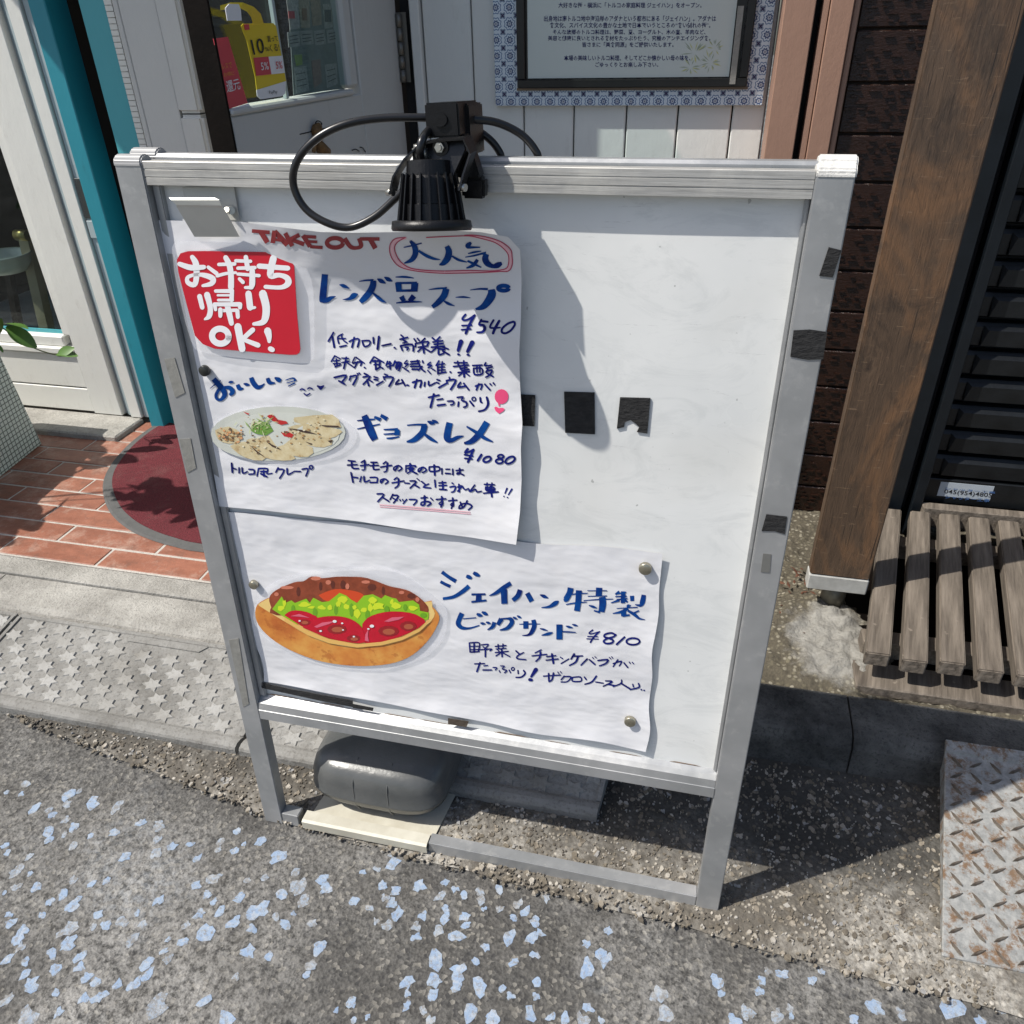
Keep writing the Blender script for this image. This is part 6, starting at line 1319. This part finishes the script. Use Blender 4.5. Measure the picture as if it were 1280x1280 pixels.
# ---------------------------------------------------------------- printed type (built-in font) on notice, tag, card, sticker
def type_on(text, quad, put, m, par, name='printed_text', bold=0, res=3):
    cu = bpy.data.curves.new(name, 'FONT'); cu.body = text; cu.resolution_u = res; cu.offset = bold; o = bpy.data.objects.new(name, cu); C.objects.link(o)
    dg = bpy.context.evaluated_depsgraph_get(); me = bpy.data.meshes.new_from_object(o.evaluated_get(dg)); bpy.data.objects.remove(o); bpy.data.curves.remove(cu)
    if not me.vertices: return
    xs = [v.co.x for v in me.vertices]; ys = [v.co.y for v in me.vertices]; x0, x1, y0, y1 = min(xs), max(xs), min(ys), max(ys)
    bm = bm_(); bm.from_mesh(me); bpy.data.meshes.remove(me)
    q = [Vector(a) for a in quad]
    for v in bm.verts:
        u = (v.co.x - x0) / (x1 - x0); t = 1 - (v.co.y - y0) / (y1 - y0); p = q[0].lerp(q[1], u).lerp(q[3].lerp(q[2], u), t); v.co = put(p.x, p.y)
    return finish(name, bm, m, par)
navy = plain('navy_print', (.015, .018, .11), .5)
NS_ = [c for c in nb.children if c.name.startswith('notice_sheet')][0]
pn = lambda x, y: ony(x, y, YN - .0007)
for tx, x0, x1, y0, y1 in (('大好きな街・横浜に「トルコの家庭料理 ジェイハン」をオープン。', 698, 877, 3, 10), ('出身地は南トルコ地中海沿岸のアダナという都市にある「ジェイハン」。アダナは', 680, 895, 19.5, 27), ('食文化、スパイス文化の豊かな土地で日本でいうところの“食い倒れの街”。', 687, 888, 28, 35), ('そんな故郷のトルコ料理は、野菜、豆、ヨーグルト、木の実、羊肉など、', 691, 882, 36.8, 43.2), ('美容と健康に良いとされる食材をたっぷり使う、究極のアンチエイジング食。', 685, 888, 44.5, 51), ('皆さまに「美食同源」をご提供いたします。', 728, 842, 52.5, 59), ('本場の美味しいトルコ料理、そしてどこか懐かしい母の味を、', 705, 863, 69, 76), ('ごゆっくりとお楽しみ下さい。', 744, 823, 77.5, 84)):
    type_on(tx, [(x0, y0), (x1, y0), (x1, y1), (x0, y1)], pn, navy, NS_, 'printed_line', .012, 1)
YC_ = [c for c in yt.children if c.name.startswith('card')][0]; RC_ = [c for c in rc.children if c.name.startswith('card')][0]
pt_ = lambda x, y: onl(*vw(x, y)[:2], .006)
type_on('10', [(425, 290), (515, 275), (530, 385), (450, 400)], pt_, M['blackprint'], YC_, 'printed_number', .006)
type_on('%', [(528, 345), (560, 340), (565, 370), (535, 375)], pt_, M['blackprint'], YC_, 'printed_number')
type_on('買って', [(545, 262), (620, 258), (628, 300), (552, 308)], pt_, M['blackprint'], YC_, 'printed_word', .006)
type_on('くる!', [(560, 325), (630, 315), (640, 370), (570, 378)], pt_, M['blackprint'], YC_, 'printed_word', .006)
pt2 = lambda x, y: onl(*vw(x, y)[:2], .0075)
type_on('5%', [(498, 455), (552, 450), (560, 505), (506, 512)], pt2, M['whiteprint'], YC_, 'printed_number', .006)
type_on('5%', [(608, 448), (655, 444), (660, 498), (614, 502)], pt2, M['redcard'], YC_, 'printed_number', .006)
type_on('PayPay', [(560, 660), (620, 655), (622, 685), (563, 690)], pt2, M['blackprint'], YC_, 'printed_word')
pt3 = lambda x, y: onl(*vw(x, y)[:2], .0005)
type_on('レスで', [(215, 468), (287, 450), (292, 492), (222, 505)], pt3, M['orangeprint'], RC_, 'printed_word', .006)
type_on('お得に', [(228, 528), (306, 515), (310, 548), (234, 560)], pt3, M['orangeprint'], RC_, 'printed_word', .006)
type_on('還元', [(244, 590), (340, 565), (354, 648), (258, 675)], pt3, M['whiteprint'], RC_, 'printed_word', .006)
ps = lambda x, y: ony(x, y, 2.2328)
STK_ = [c for c in STK.children if c.name.startswith('phone_sticker')][0]
vS = view(960, 320, 1280)
def q4(l): return [vS(x, y)[:2] for x, y in l]
type_on('045(954)4805', q4([(884, 1166), (1122, 1186), (1116, 1214), (878, 1192)]), ps, M['blackprint'], STK_, 'printed_number', .006)
for a in ([(885, 1155), (1138, 1178), (1136, 1190), (884, 1168)], [(885, 1195), (1110, 1215), (1106, 1232), (885, 1212)]):
    type_on('シャッター工事' , q4(a), ps, plain('sticker_blue', (.05, .12, .3), .5), STK_, 'printed_word', .006)
print('objects', len(bpy.data.objects), 'tris', sum(len(o.data.polygons) for o in bpy.data.objects if o.type == 'MESH'))
